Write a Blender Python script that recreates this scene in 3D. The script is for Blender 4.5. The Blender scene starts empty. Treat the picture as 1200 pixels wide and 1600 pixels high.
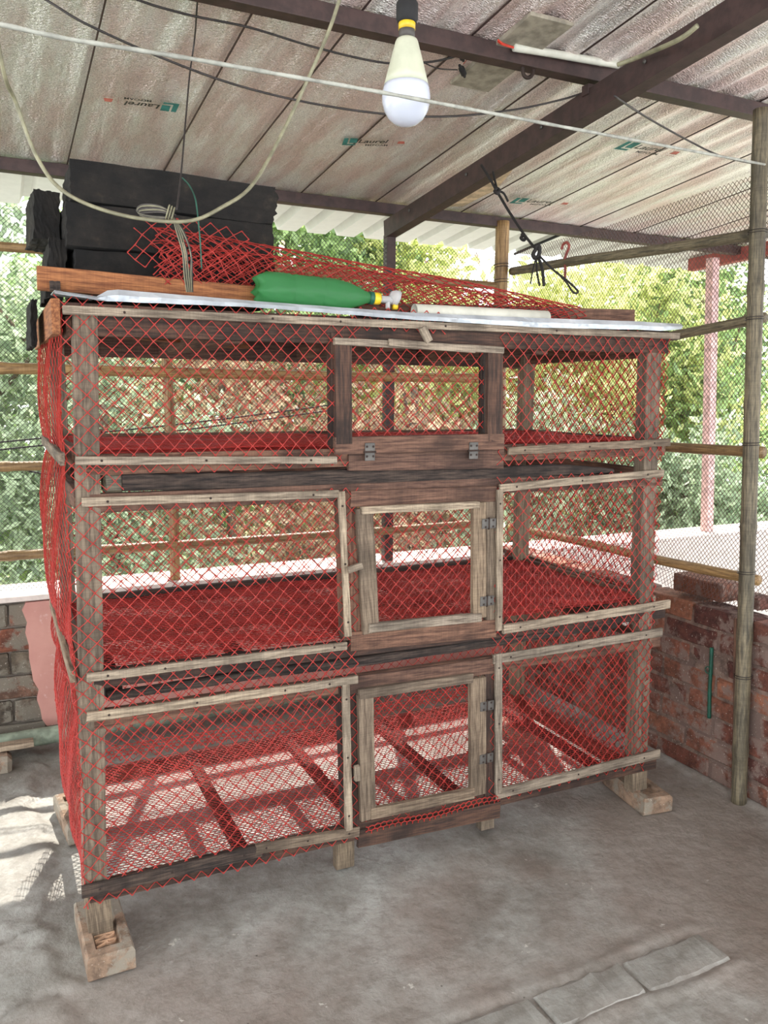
import bpy, bmesh, math, random
import numpy as np
from mathutils import Matrix, Vector
random.seed(7); rng = np.random.default_rng(7)
S = bpy.context.scene
COL = S.collection

# ---------------------------------------------------------------- camera
FPX, YAW, PITCH, ROLL = 1273.05, 0.44802, -0.14055, 0.00771
CAM = np.array([-0.18245, -1.92898, 1.35101])
def cam_axes():
    sy, cy, sp, cp = math.sin(YAW), math.cos(YAW), math.sin(PITCH), math.cos(PITCH)
    f = np.array([sy*cp, cy*cp, sp]); r = np.array([cy, -sy, 0.0]); u = np.cross(r, f)
    cr, sr = math.cos(ROLL), math.sin(ROLL)
    return cr*r + sr*u, -sr*r + cr*u, f
RX, UX, FX = cam_axes()
cd = bpy.data.cameras.new('camera'); cam = bpy.data.objects.new('camera', cd); COL.objects.link(cam)
cd.sensor_fit = 'VERTICAL'; cd.sensor_height = 24.0; cd.lens = FPX/1600*24.0; cd.clip_start = 0.02; cd.clip_end = 300
cam.matrix_world = Matrix(((RX[0], UX[0], -FX[0], CAM[0]), (RX[1], UX[1], -FX[1], CAM[1]), (RX[2], UX[2], -FX[2], CAM[2]), (0, 0, 0, 1)))
S.camera = cam
# ---------------------------------------------------------------- sky, sun, exposure
W = bpy.data.worlds.new('sky'); S.world = W; W.use_nodes = True
bg = W.node_tree.nodes['Background']; bg.inputs[0].default_value = (0.93, 0.97, 1.0, 1); bg.inputs[1].default_value = 3.0
sd = bpy.data.lights.new('sun', 'SUN'); sd.energy = 9.0; sd.angle = math.radians(0.6); sd.color = (1.0, 0.93, 0.82)
sun = bpy.data.objects.new('sun', sd); COL.objects.link(sun)
sun.rotation_euler = Vector((-0.31, -0.80, -1.0)).to_track_quat('-Z', 'Y').to_euler()
vs = S.view_settings; vs.view_transform = 'Standard'; vs.look = 'None'; vs.gamma = 1; vs.exposure = 0.45; vs.use_curve_mapping = False
S.cycles.max_bounces = 8; S.cycles.diffuse_bounces = 4; S.cycles.transparent_max_bounces = 12

# ---------------------------------------------------------------- helpers
def ray(x, y): return FX + RX*(x-600)/FPX - UX*(y-800)/FPX
def PX(ax, v, x, y):                     # the point seen at x, y that lies on a plane of the place
    d = ray(x, y); return CAM + d*((v-CAM[ax])/d[ax])
RZ0, RK, YB, XR = 2.19, 0.09, 1.42, 2.07
def roof_z(Y): return RZ0 + RK*(YB-Y)
def PR(x, y):
    n = np.array([0, RK, 1.0]); d = ray(x, y); return CAM + d*((RZ0+RK*YB-CAM@n)/(d@n))
def PD(x, y, dep, lim=.975):
    d = ray(x, y); n = np.array([0, RK, 1.0]); m = (RZ0+RK*YB-CAM@n)/(d@n)
    if m > 0: dep = min(dep, m*lim)
    return CAM + d*dep
WM = {}
def link(o, parent=None, M=None):
    COL.objects.link(o); M = M if M is not None else Matrix.Identity(4)
    WM[o.name] = M
    if parent is not None:
        o.parent = parent; o.matrix_basis = WM[parent.name].inverted() @ M
    else: o.matrix_basis = M
    return o
def tag(o, label=None, cat=None, group=None, kind=None):
    if label: o['label'] = label
    if cat: o['category'] = cat
    if group: o['group'] = group
    if kind: o['kind'] = kind
    return o
def thing(name, loc, label, cat, group=None):
    o = bpy.data.objects.new(name, None); o.empty_display_size = .05
    link(o, None, Matrix.Translation(Vector([float(c) for c in loc]))); return tag(o, label, cat, group)
def mk(name, me, mat, parent=None, M=None):
    if mat is not None and len(me.materials) == 0: me.materials.append(mat)
    return link(bpy.data.objects.new(name, me), parent, M)
def mesh_np(name, V, F, smooth=False):
    V = np.asarray(V, float); F = np.asarray(F, int); me = bpy.data.meshes.new(name)
    me.vertices.add(len(V)); me.vertices.foreach_set('co', V.ravel())
    k = F.shape[1]; me.loops.add(F.size); me.loops.foreach_set('vertex_index', F.ravel())
    me.polygons.add(len(F)); me.polygons.foreach_set('loop_start', np.arange(0, F.size, k)); me.polygons.foreach_set('loop_total', np.full(len(F), k))
    if smooth: me.polygons.foreach_set('use_smooth', np.ones(len(F), bool))
    me.update(calc_edges=True); me.validate(); return me
def mesh_py(name, V, F, smooth=False):
    me = bpy.data.meshes.new(name); me.from_pydata([tuple(map(float, v)) for v in V], [], F)
    if smooth: me.polygons.foreach_set('use_smooth', [True]*len(me.polygons))
    me.update(); return me
def box_me(sx, sy, sz, bev=.0015, jit=0.0, cuts=0, name='board'):
    bm = bmesh.new(); bmesh.ops.create_cube(bm, size=1)
    for v in bm.verts: v.co = Vector((v.co.x*sx, v.co.y*sy, v.co.z*sz))
    if cuts:
        es = [e for e in bm.edges if abs((e.verts[0].co-e.verts[1].co).x) > sx*.5]
        bmesh.ops.subdivide_edges(bm, edges=es, cuts=cuts, use_grid_fill=True)
    if bev > 0: bmesh.ops.bevel(bm, geom=[e for e in bm.edges if e.calc_face_angle(0) > .5], offset=bev, segments=1, affect='EDGES')
    if jit:
        for v in bm.verts: v.co += Vector((random.uniform(-jit, jit), random.uniform(-jit, jit), random.uniform(-jit, jit)))
    me = bpy.data.meshes.new(name); bm.to_mesh(me); bm.free(); return me
def frame_M(A, B, up=(0, 0, 1), side=None):
    A = Vector([float(c) for c in A]); B = Vector([float(c) for c in B]); x = (B-A).normalized()
    if side is not None: y = Vector(side); y = (y - x*x.dot(y)).normalized(); z = x.cross(y)
    else:
        z = Vector(up); z = (z - x*x.dot(z)).normalized(); y = z.cross(x)
    c = (A+B)/2
    return Matrix(((x.x, y.x, z.x, c.x), (x.y, y.y, z.y, c.y), (x.z, y.z, z.z, c.z), (0, 0, 0, 1))), (B-A).length
def beam(name, A, B, w, h, mat, parent=None, up=(0, 0, 1), bev=.0015, jit=0.0008, cuts=0, side=None):
    M, L = frame_M(A, B, up, side); return mk(name, box_me(L, w, h, bev, jit, cuts), mat, parent, M)
def FB(name, p1, p2, wpx, mat, parent=None, Y=0.0, t=.012, jit=.0008, vert=False, cuts=3):
    """a board on the cage front: face in the plane Y, ends where the photo shows them, t thick to the back"""
    A, B = PX(1, Y, *p1), PX(1, Y, *p2); s = ((A+B)/2-CAM)@FX/FPX
    w = wpx*s/(.9 if vert else 1.0)
    A[1] += t/2; B[1] += t/2
    M, L = frame_M(A, B, side=(0, 1, 0)); return mk(name, box_me(L, t, w, .0012, jit, cuts), mat, parent, M)
def tube_me(P, r, n=8, name='tube', caps=True, smooth=True):
    P = np.asarray(P, float); m = len(P); r = np.full(m, r) if np.isscalar(r) else np.asarray(r, float)
    T = np.gradient(P, axis=0); T /= np.linalg.norm(T, axis=1)[:, None]
    a = np.array([0, 0, 1.0]) if abs(T[0][2]) < .9 else np.array([0, 1.0, 0]); V = []
    N = a - T[0]*(a@T[0]); N /= np.linalg.norm(N)
    for i in range(m):
        N = N - T[i]*(N@T[i]); N /= np.linalg.norm(N); Bn = np.cross(T[i], N)
        for k in range(n):
            an = 2*math.pi*k/n; V.append(P[i]+r[i]*(math.cos(an)*N+math.sin(an)*Bn))
    F = [[i*n+k, i*n+(k+1) % n, (i+1)*n+(k+1) % n, (i+1)*n+k] for i in range(m-1) for k in range(n)]
    if caps: F += [list(range(n))[::-1], [(m-1)*n+k for k in range(n)]]
    return mesh_py(name, V, F, smooth)
def crom(pts, k=8):
    P = np.array([pts[0]]+list(pts)+[pts[-1]], float); out = []
    for i in range(1, len(P)-2):
        for t in np.linspace(0, 1, k, endpoint=False):
            a, b, c, d = P[i-1], P[i], P[i+1], P[i+2]
            out.append(.5*((2*b)+(-a+c)*t+(2*a-5*b+4*c-d)*t*t+(-a+3*b-3*c+d)*t**3))
    out.append(P[-2]); return np.array(out)
def cable(name, pts, r, mat, parent=None, n=7, k=8): return mk(name, tube_me(crom(pts, k), r, n), mat, parent)
def lathe_me(prof, n=32, name='lathe'):
    V = [(r*math.cos(2*math.pi*k/n), r*math.sin(2*math.pi*k/n), z) for r, z in prof for k in range(n)]; m = len(prof)
    F = [[i*n+k, i*n+(k+1) % n, (i+1)*n+(k+1) % n, (i+1)*n+k] for i in range(m-1) for k in range(n)]
    F += [list(range(n))[::-1], [(m-1)*n+k for k in range(n)]]
    return mesh_py(name, V, F, True)
def edges_mesh(A, B, r0, rm=None, sides=4, name='net'):
    """little bars between the points A[i] and B[i]; thicker at the knots when rm is given"""
    A = np.asarray(A); B = np.asarray(B); N = len(A); T = B-A; T /= np.linalg.norm(T, axis=1)[:, None]+1e-12
    ref = np.where(np.abs(T[:, 1:2]) < .8, np.array([[0, 1.0, 0]]), np.array([[0, 0, 1.0]]))
    U = ref - T*(T*ref).sum(1)[:, None]; U /= np.linalg.norm(U, axis=1)[:, None]; Vv = np.cross(T, U)
    rings = [(0, r0), (1, r0)] if rm is None else [(0, r0), (.3, rm), (.7, rm), (1, r0)]
    out = []
    for t, r in rings:
        c = A+(B-A)*t
        for k in range(sides):
            an = 2*math.pi*k/sides+.6; out.append(c+r*(math.cos(an)*U+math.sin(an)*Vv))
    V = np.stack(out, 1).reshape(-1, 3); R = len(rings); base = (np.arange(N)*R*sides)[:, None]; F = []
    for i in range(R-1):
        for k in range(sides):
            F.append(base+np.array([[i*sides+k, i*sides+(k+1) % sides, (i+1)*sides+(k+1) % sides, (i+1)*sides+k]]))
    return mesh_np(name, V, np.concatenate(F), True)
def net(name, P, Lu, Lv, a, r, mat, parent=None, jit=.001, b=None, mask=None, sides=4, step=1, label=None):
    """diamond net: P maps (u, v) in metres to the place"""
    b = b or a; nu, nv = int(Lu/a)+1, int(Lv/b)+1
    I, J = np.meshgrid(np.arange(nu+1), np.arange(nv+1), indexing='ij')
    JU = rng.normal(0, jit, I.shape); JV = rng.normal(0, jit, I.shape)
    Q = P((I*a+JU).ravel(), (J*b+JV).ravel()).reshape(nu+1, nv+1, 3)
    s = (I+J) % 2 == 0; aa, bb = [], []
    for d in (1, -1):
        i0, j0 = np.nonzero(s); ok = (i0+d >= 0) & (i0+d <= nu) & (j0+1 <= nv); i0, j0 = i0[ok], j0[ok]
        if mask is not None:
            ok = mask((i0+d*.5)*a, (j0+.5)*b); i0, j0 = i0[ok], j0[ok]
        aa.append(Q[i0, j0]); bb.append(Q[i0+d, j0+1])
    me = edges_mesh(np.concatenate(aa), np.concatenate(bb), r*1.35, r*.8, sides) if step == 1 else edges_mesh(np.concatenate(aa), np.concatenate(bb), r, None, sides)
    return mk(name, me, mat, parent)
def hexnet(name, P, Lu, Lv, s, r, mat, parent, ku=1.25, jit=.0007):
    a1 = math.sqrt(3)*s*ku; ni, nj = int(Lu/a1)+2, int(Lv/(1.5*s))+1
    I, J = np.meshgrid(np.arange(-nj, ni+1), np.arange(nj), indexing='ij'); I = I.ravel(); J = J.ravel()
    def pos(I, J, kind):
        h = (np.sin(I*12.9898+J*78.233+kind*37.7)*43758.5453) % 1; g = (np.sin(I*39.3467+J*11.135+kind*17.7)*24634.6345) % 1
        return I*a1+J*a1/2+(h-.5)*2*jit, J*1.5*s+kind*s+(g-.5)*2*jit
    aa, bb = [], []
    for (k0, di, dj, k1) in ((0, 0, 0, 1), (1, 0, 1, 0), (1, -1, 1, 0)):
        u0, v0 = pos(I, J, k0); u1, v1 = pos(I+di, J+dj, k1)
        ok = (u0 >= 0) & (u0 <= Lu) & (u1 >= 0) & (u1 <= Lu) & (v0 <= Lv) & (v1 <= Lv)
        aa.append(P(u0[ok], v0[ok])); bb.append(P(u1[ok], v1[ok]))
    return mk(name, edges_mesh(np.concatenate(aa), np.concatenate(bb), r, None, 4), mat, parent)

# ---------------------------------------------------------------- materials
def lin(c):
    return tuple((x/255/12.92 if x/255 <= .04045 else ((x/255+.055)/1.055)**2.4) for x in c)
def nmat(name):
    m = bpy.data.materials.new(name); m.use_nodes = True; nt = m.node_tree
    return m, nt, nt.nodes['Principled BSDF'], nt.nodes, nt.links
def ramp(N, L, src, stops):
    r = N.new('ShaderNodeValToRGB'); e = r.color_ramp.elements
    while len(e) < len(stops): e.new(.5)
    for i, (p, c) in enumerate(stops): e[i].position = p; e[i].color = (*c, 1)
    L.new(src, r.inputs[0]); return r.outputs[0]
def tex(N, L, kind, coord, scale, mapscale=(1, 1, 1), detail=6, rough=.6, loc=None):
    mp = N.new('ShaderNodeMapping'); mp.inputs['Scale'].default_value = mapscale; L.new(coord, mp.inputs[0])
    if loc is not None: L.new(loc, mp.inputs['Location'])
    t = N.new('ShaderNodeTexNoise' if kind == 'noise' else 'ShaderNodeTexVoronoi'); t.inputs['Scale'].default_value = scale
    if kind == 'noise': t.inputs['Detail'].default_value = detail; t.inputs['Roughness'].default_value = rough
    L.new(mp.outputs[0], t.inputs['Vector']); return t.outputs['Fac' if kind == 'noise' else 'Distance']
def mixc(N, L, fac, a, b, mode='MIX'):
    m = N.new('ShaderNodeMix'); m.data_type = 'RGBA'; m.blend_type = mode
    if isinstance(fac, (int, float)): m.inputs[0].default_value = fac
    else: L.new(fac, m.inputs[0])
    for i, v in ((6, a), (7, b)):
        if isinstance(v, tuple): m.inputs[i].default_value = (*v, 1)
        else: L.new(v, m.inputs[i])
    return m.outputs[2]
def bump(N, L, b, h, strength=.3, dist=.002, prev=None):
    n = N.new('ShaderNodeBump'); n.inputs['Strength'].default_value = strength; n.inputs['Distance'].default_value = dist
    L.new(h, n.inputs['Height'])
    if prev is not None: L.new(prev, n.inputs['Normal'])
    L.new(n.outputs[0], b.inputs['Normal']); return n.outputs[0]
def plain(name, c, rough=.6, metal=0.0, bumps=0, var=1.0):
    m, nt, b, N, L = nmat(name); tc = N.new('ShaderNodeTexCoord'); c = lin(c)
    f = tex(N, L, 'noise', tc.outputs['Object'], 25)
    L.new(ramp(N, L, f, [(.4, tuple(x*(1-.3*var) for x in c)), (.6, tuple(min(1, x*(1+.18*var)) for x in c))]), b.inputs['Base Color'])
    b.inputs['Roughness'].default_value = rough; b.inputs['Metallic'].default_value = metal
    if bumps: bump(N, L, b, tex(N, L, 'noise', tc.outputs['Object'], 180), bumps, .001)
    return m
def wood(name, dark, light, stain=.5, rough=.85, grain=1.0):
    m, nt, b, N, L = nmat(name); tc = N.new('ShaderNodeTexCoord'); oi = N.new('ShaderNodeObjectInfo')
    cx = N.new('ShaderNodeCombineXYZ'); mm = N.new('ShaderNodeMath'); mm.operation = 'MULTIPLY'; mm.inputs[1].default_value = 17; L.new(oi.outputs['Random'], mm.inputs[0])
    L.new(mm.outputs[0], cx.inputs[0]); L.new(mm.outputs[0], cx.inputs[1]); loc = cx.outputs[0]
    g = tex(N, L, 'noise', tc.outputs['Object'], 9, (1.2, 18, 18), 8, .7, loc)
    c1 = ramp(N, L, g, [(.4, lin(dark)), (.6, lin(light))])
    s = tex(N, L, 'noise', tc.outputs['Object'], 5, (1, 1, 1), 5, .6, loc)
    sf = ramp(N, L, s, [(.48, (0, 0, 0)), (.62, (stain, stain, stain))])
    c2 = mixc(N, L, sf, c1, tuple(x*.32 for x in lin(dark)))
    # faint saw marks across the board and a tone of its own for each board
    sw = tex(N, L, 'noise', tc.outputs['Object'], 60, (5, .04, .04), 2, .5, loc)
    c3 = mixc(N, L, .2, c2, ramp(N, L, sw, [(.4, (.35, .35, .35)), (.6, (1, 1, 1))]), 'MULTIPLY')
    vr = ramp(N, L, oi.outputs['Random'], [(0, (.74, .74, .75)), (1, (1.12, 1.08, 1.0))])
    c4 = mixc(N, L, 1.0, c3, vr, 'MULTIPLY')
    L.new(c4, b.inputs['Base Color']); b.inputs['Roughness'].default_value = rough
    n = bump(N, L, b, g, .5*grain, .002); bump(N, L, b, sw, .06, .001, n); return m
M_BAT = wood('weathered_batten_wood', (112, 99, 86), (176, 161, 142), .45)
M_POST = wood('post_wood', (104, 90, 76), (156, 139, 118), .5)
M_RAIL = wood('brown_rail_wood', (80, 55, 45), (130, 97, 80), .6)
M_DARK = wood('dark_rail_wood', (48, 36, 32), (92, 66, 54), .7)
M_DOOR = wood('door_wood', (98, 82, 68), (150, 132, 112), .5)
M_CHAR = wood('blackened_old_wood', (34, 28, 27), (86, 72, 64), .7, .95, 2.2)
M_WARM = wood('warm_plank_wood', (112, 66, 40), (168, 112, 72), .35)
M_BAMBOO = wood('bamboo_skin', (120, 92, 58), (178, 146, 100), .25, .5)
M_BAMBOOG = wood('weathered_bamboo', (78, 72, 60), (136, 126, 104), .5, .6)
M_BAMBOOR = wood('reddish_pole_wood', (120, 62, 46), (170, 100, 74), .2, .6)
def net_mat(name, c, tr=.35, rough=.42):
    m, nt, b, N, L = nmat(name); tc = N.new('ShaderNodeTexCoord'); c = lin(c)
    f = tex(N, L, 'noise', tc.outputs['Object'], 14)
    col = ramp(N, L, f, [(.3, tuple(x*.75 for x in c)), (.7, tuple(min(1, x*1.2) for x in c))])
    L.new(col, b.inputs['Base Color']); b.inputs['Roughness'].default_value = rough
    t = N.new('ShaderNodeBsdfTranslucent'); L.new(col, t.inputs[0]); mx = N.new('ShaderNodeMixShader'); mx.inputs[0].default_value = tr
    out = N['Material Output']; L.new(b.outputs[0], mx.inputs[1]); L.new(t.outputs[0], mx.inputs[2]); L.new(mx.outputs[0], out.inputs[0]); return m
M_NET = net_mat('red_plastic_net', (188, 60, 52), .3)
M_FNET = net_mat('red_floor_net', (194, 54, 50), .35)
M_FENCE = net_mat('dark_fence_net', (62, 60, 54), .1)
M_FENCER = net_mat('brown_fence_net', (98, 68, 60), .1)
M_STEEL = plain('maroon_steel_paint', (62, 44, 41), .55, .0, .3)
M_STEELR = plain('red_oxide_steel', (150, 72, 64), .6)
M_STEELP = plain('pink_painted_steel', (216, 176, 172), .6)
M_BLK = plain('black_plastic', (22, 21, 22), .75)
M_CABLE = plain('dark_cable', (52, 46, 44), .5)
M_CABG = plain('grey_green_cable', (138, 134, 108), .5)
M_TEAL = plain('teal_cord', (44, 94, 78), .6)
M_ROPE = plain('pale_nylon_rope', (158, 158, 148), .6, 0, .6)
M_ROPEB = plain('black_cord', (34, 30, 28), .8, 0, .5)
M_PVC = plain('white_pvc', (206, 204, 190), .4, 0, 0, .3)
M_YEL = plain('yellow_plastic', (226, 188, 40), .4)
M_GALV = plain('galvanised_metal', (92, 88, 84), .55, .4)
M_RUST = plain('rusty_iron', (58, 44, 38), .7, .3, .6)
M_GREENP = plain('green_plastic', (22, 84, 66), .5)

# foil insulation
m, nt, b, N, L = nmat('foil_insulation'); tc = N.new('ShaderNodeTexCoord')
b.inputs['Metallic'].default_value = .78; b.inputs['Roughness'].default_value = .3
f1 = tex(N, L, 'noise', tc.outputs['Object'], 5, (2.2, .5, 1)); c1 = ramp(N, L, f1, [(.4, lin((236, 214, 208))), (.6, lin((252, 248, 242)))])
f0 = tex(N, L, 'noise', tc.outputs['Object'], 240, (1, 2.6, 1), 2, .6)
c1 = mixc(N, L, 1.0, c1, ramp(N, L, f0, [(.38, (.5, .48, .48)), (.52, (1, 1, 1))]), 'MULTIPLY'); L.new(c1, b.inputs['Base Color'])
f2 = tex(N, L, 'noise', tc.outputs['Object'], 120, (1, 2.4, 1), 2, .7); n1 = bump(N, L, b, f2, 1.0, .008)
f3 = tex(N, L, 'noise', tc.outputs['Object'], 6, (2.8, .35, 1), 3, .5); bump(N, L, b, f3, .45, .03, n1)
M_FOIL = m
# concrete floor
m, nt, b, N, L = nmat('trowelled_concrete'); tc = N.new('ShaderNodeTexCoord'); o = tc.outputs['Object']
c = ramp(N, L, tex(N, L, 'noise', o, 2.0, detail=9, rough=.7), [(.38, lin((114, 110, 103))), (.5, lin((146, 145, 139))), (.62, lin((170, 171, 166)))])
c = mixc(N, L, ramp(N, L, tex(N, L, 'noise', o, .9, detail=4), [(.48, (0, 0, 0)), (.6, (.6, .6, .6))]), c, lin((128, 112, 102)))
c = mixc(N, L, ramp(N, L, tex(N, L, 'noise', o, 26, detail=8, rough=.75), [(.40, (.4, .4, .4)), (.54, (0, 0, 0))]), c, lin((104, 98, 90)))
c = mixc(N, L, ramp(N, L, tex(N, L, 'noise', o, 9, detail=5, rough=.7), [(.67, (0, 0, 0)), (.70, (.75, .75, .75))]), c, lin((200, 197, 188)))
v = N.new('ShaderNodeTexVoronoi'); v.inputs['Scale'].default_value = 13; L.new(o, v.inputs['Vector'])
c = mixc(N, L, ramp(N, L, v.outputs['Distance'], [(.025, (.8, .8, .8)), (.045, (0, 0, 0))]), c, lin((66, 60, 54)))
L.new(c, b.inputs['Base Color']); b.inputs['Roughness'].default_value = .6
n1 = bump(N, L, b, tex(N, L, 'noise', o, 50, detail=9, rough=.75), .3, .003); bump(N, L, b, tex(N, L, 'noise', o, 5, detail=7, rough=.65), .8, .02, n1); M_FLOOR = m
m, nt, b, N, L = nmat('rough_cement'); tc = N.new('ShaderNodeTexCoord'); o = tc.outputs['Object']
c = ramp(N, L, tex(N, L, 'noise', o, 7, detail=8, rough=.7), [(.4, lin((96, 88, 80))), (.6, lin((150, 140, 128)))])
L.new(c, b.inputs['Base Color']); b.inputs['Roughness'].default_value = .9
bump(N, L, b, tex(N, L, 'noise', o, 40, detail=8, rough=.75), .7, .006); M_CEM = m
def brick_mat(name, stops, cement, amount):
    m, nt, b, N, L = nmat(name); tc = N.new('ShaderNodeTexCoord'); oi = N.new('ShaderNodeObjectInfo'); geo = N.new('ShaderNodeNewGeometry')
    p = geo.outputs['Position']
    base = ramp(N, L, oi.outputs['Random'], [(s, lin(c)) for s, c in stops])
    var = ramp(N, L, tex(N, L, 'noise', p, 22, detail=7, rough=.7), [(.38, (.5, .48, .46)), (.62, (1.25, 1.2, 1.15))])
    c = mixc(N, L, 1.0, base, var, 'MULTIPLY')
    c = mixc(N, L, ramp(N, L, tex(N, L, 'noise', p, 9, detail=6, rough=.7), [(amount, (0, 0, 0)), (amount+.07, (.9, .9, .9))]), c, lin(cement))
    c = mixc(N, L, ramp(N, L, tex(N, L, 'noise', p, 130, detail=2), [(.66, (0, 0, 0)), (.70, (.6, .6, .6))]), c, lin((196, 184, 172)))
    L.new(c, b.inputs['Base Color']); b.inputs['Roughness'].default_value = .92
    bump(N, L, b, tex(N, L, 'noise', p, 70, detail=8, rough=.75), .8, .005); return m
M_BRICK = brick_mat('red_brick', [(0, (90, 52, 45)), (.4, (112, 67, 54)), (.75, (142, 94, 72)), (1, (98, 58, 50))], (128, 108, 99), .5)
M_MORT = brick_mat('smeared_mortar', [(0, (126, 106, 96)), (1, (126, 106, 96))], (112, 92, 84), .5)
M_BRICKG = brick_mat('grimy_wall_brick', [(0, (84, 76, 66)), (.7, (108, 99, 86)), (1, (126, 74, 56))], (120, 114, 102), .45)
M_FOOT = brick_mat('dusty_foot_brick', [(0, (150, 126, 106)), (1, (140, 120, 104))], (146, 138, 124), .5)
m, nt, b, N, L = nmat('pink_wall_paint'); tc = N.new('ShaderNodeTexCoord'); o = tc.outputs['Object']
c = ramp(N, L, tex(N, L, 'noise', o, 3, detail=6), [(.4, lin((184, 132, 122))), (.6, lin((200, 150, 138)))])
c = mixc(N, L, ramp(N, L, tex(N, L, 'noise', o, 26, detail=6), [(.62, (0, 0, 0)), (.74, (.5, .5, .5))]), c, lin((232, 214, 206)))
L.new(c, b.inputs['Base Color']); b.inputs['Roughness'].default_value = .8; bump(N, L, b, tex(N, L, 'noise', o, 45), .25, .002); M_PINK = m
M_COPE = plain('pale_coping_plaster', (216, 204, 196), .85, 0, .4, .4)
M_EAVE = plain('white_roof_sheet', (206, 204, 196), .45, 0, 0, .12)
M_GROUND = plain('garden_soil', (110, 112, 66), .95)
# black foam slabs
m, nt, b, N, L = nmat('sooty_slab'); tc = N.new('ShaderNodeTexCoord'); o = tc.outputs['Object']
L.new(ramp(N, L, tex(N, L, 'noise', o, 12, detail=8, rough=.7), [(.4, lin((20, 18, 17))), (.58, lin((38, 34, 30))), (.72, lin((74, 64, 52)))]), b.inputs['Base Color']); b.inputs['Roughness'].default_value = .95
bump(N, L, b, tex(N, L, 'noise', o, 80, detail=8, rough=.8), 1.0, .006); M_SOOT = m
def leaf_mat(name, a, bcol, tr=.5):
    m, nt, b, N, L = nmat(name); g = N.new('ShaderNodeNewGeometry')
    col = ramp(N, L, g.outputs['Random Per Island'], [(0, lin(a)), (.7, lin(bcol)), (1, tuple(min(1, x*1.25) for x in lin(bcol)))])
    L.new(col, b.inputs['Base Color']); b.inputs['Roughness'].default_value = .5
    t = N.new('ShaderNodeBsdfTranslucent'); L.new(col, t.inputs[0]); mx = N.new('ShaderNodeMixShader'); mx.inputs[0].default_value = tr
    L.new(b.outputs[0], mx.inputs[1]); L.new(t.outputs[0], mx.inputs[2]); L.new(mx.outputs[0], N['Material Output'].inputs[0]); return m
M_LEAF = [leaf_mat('grey_green_leaf', (108, 128, 98), (184, 198, 164)), leaf_mat('yellow_green_leaf', (156, 166, 96), (222, 226, 160)),
          leaf_mat('dark_green_leaf', (80, 106, 66), (160, 184, 122)), leaf_mat('dry_brown_leaf', (136, 106, 86), (208, 184, 150))]
M_BARK = plain('bark', (104, 88, 72), .9, 0, .5)
# metal strip with dents
m, nt, b, N, L = nmat('crumpled_tin'); tc = N.new('ShaderNodeTexCoord'); o = tc.outputs['Object']
b.inputs['Metallic'].default_value = .6; b.inputs['Roughness'].default_value = .38
L.new(ramp(N, L, tex(N, L, 'noise', o, 9, detail=6), [(.3, lin((176, 184, 192))), (.7, lin((222, 228, 234)))]), b.inputs['Base Color'])
bump(N, L, b, tex(N, L, 'noise', o, 16, (1, 1, 1), 3), .6, .01); M_TIN = m
# bottle
m, nt, b, N, L = nmat('green_pet'); b.inputs['Base Color'].default_value = (*lin((104, 180, 120)), 1); b.inputs['Roughness'].default_value = .16
b.inputs['Transmission Weight'].default_value = .35; b.inputs['IOR'].default_value = 1.3
t = N.new('ShaderNodeBsdfTranslucent'); t.inputs[0].default_value = (*lin((112, 192, 130)), 1); mx = N.new('ShaderNodeMixShader'); mx.inputs[0].default_value = .55
tc = N.new('ShaderNodeTexCoord'); nb = bump(N, L, b, tex(N, L, 'noise', tc.outputs['Object'], 22, (1, 1, .5), 2), .8, .012)
L.new(b.outputs[0], mx.inputs[1]); L.new(t.outputs[0], mx.inputs[2]); L.new(mx.outputs[0], N['Material Output'].inputs[0]); M_PET = m
m, nt, b, N, L = nmat('clear_plastic'); b.inputs['Base Color'].default_value = (.85, .86, .86, 1); b.inputs['Roughness'].default_value = .25; b.inputs['Transmission Weight'].default_value = .6; b.inputs['IOR'].default_value = 1.2; M_CLEAR = m
m, nt, b, N, L = nmat('frosted_bulb_dome'); b.inputs['Base Color'].default_value = (*lin((190, 194, 206)), 1); b.inputs['Roughness'].default_value = .12; b.inputs['Subsurface Weight'].default_value = .3; b.inputs['Subsurface Radius'].default_value = (.02, .02, .02); M_DOME = m
M_BULB = plain('cream_bulb_body', (186, 188, 166), .35, 0, 0, .25)
M_TEALI = plain('teal_ink', (40, 118, 112), .6); M_INK = plain('black_ink', (40, 38, 36), .6); M_REDI = plain('faded_red_ink', (178, 96, 84), .6)
M_BOARD = plain('dusty_white_board', (150, 142, 126), .6, 0, .3)
M_CLAY = plain('pressed_clay', (196, 158, 128), .9, 0, .6)
M_RED = plain('red_wire', (196, 52, 30), .5)

# ================================================================ SETTING
# ---- floor (with the rough older strip at the left, one step up)
gx = np.concatenate([np.linspace(-3, -.6, 16), np.linspace(-.55, 2.1, 213), np.linspace(2.2, 7, 16)]); gy = np.concatenate([np.linspace(-4, -1.0, 16), np.linspace(-.98, 1.42, 193)])
def edge_x(y): return -.105-.02*np.sin(y*9)-.012*np.sin(y*31+1)+.012*np.sin(y*57)
X, Y = np.meshgrid(gx, gy, indexing='ij')
st = 1/(1+np.exp((X-edge_x(Y))/.006))
Z = .014*st + st*(.003*np.sin(X*40+Y*23)*np.sin(Y*37)) + .0015*np.sin(X*5+1)*np.sin(Y*7)
for yl in (.14, -.12, .62, .9): Z -= st*.009*np.exp(-((Y-yl-.02*np.sin(X*30))/.006)**2)
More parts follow.
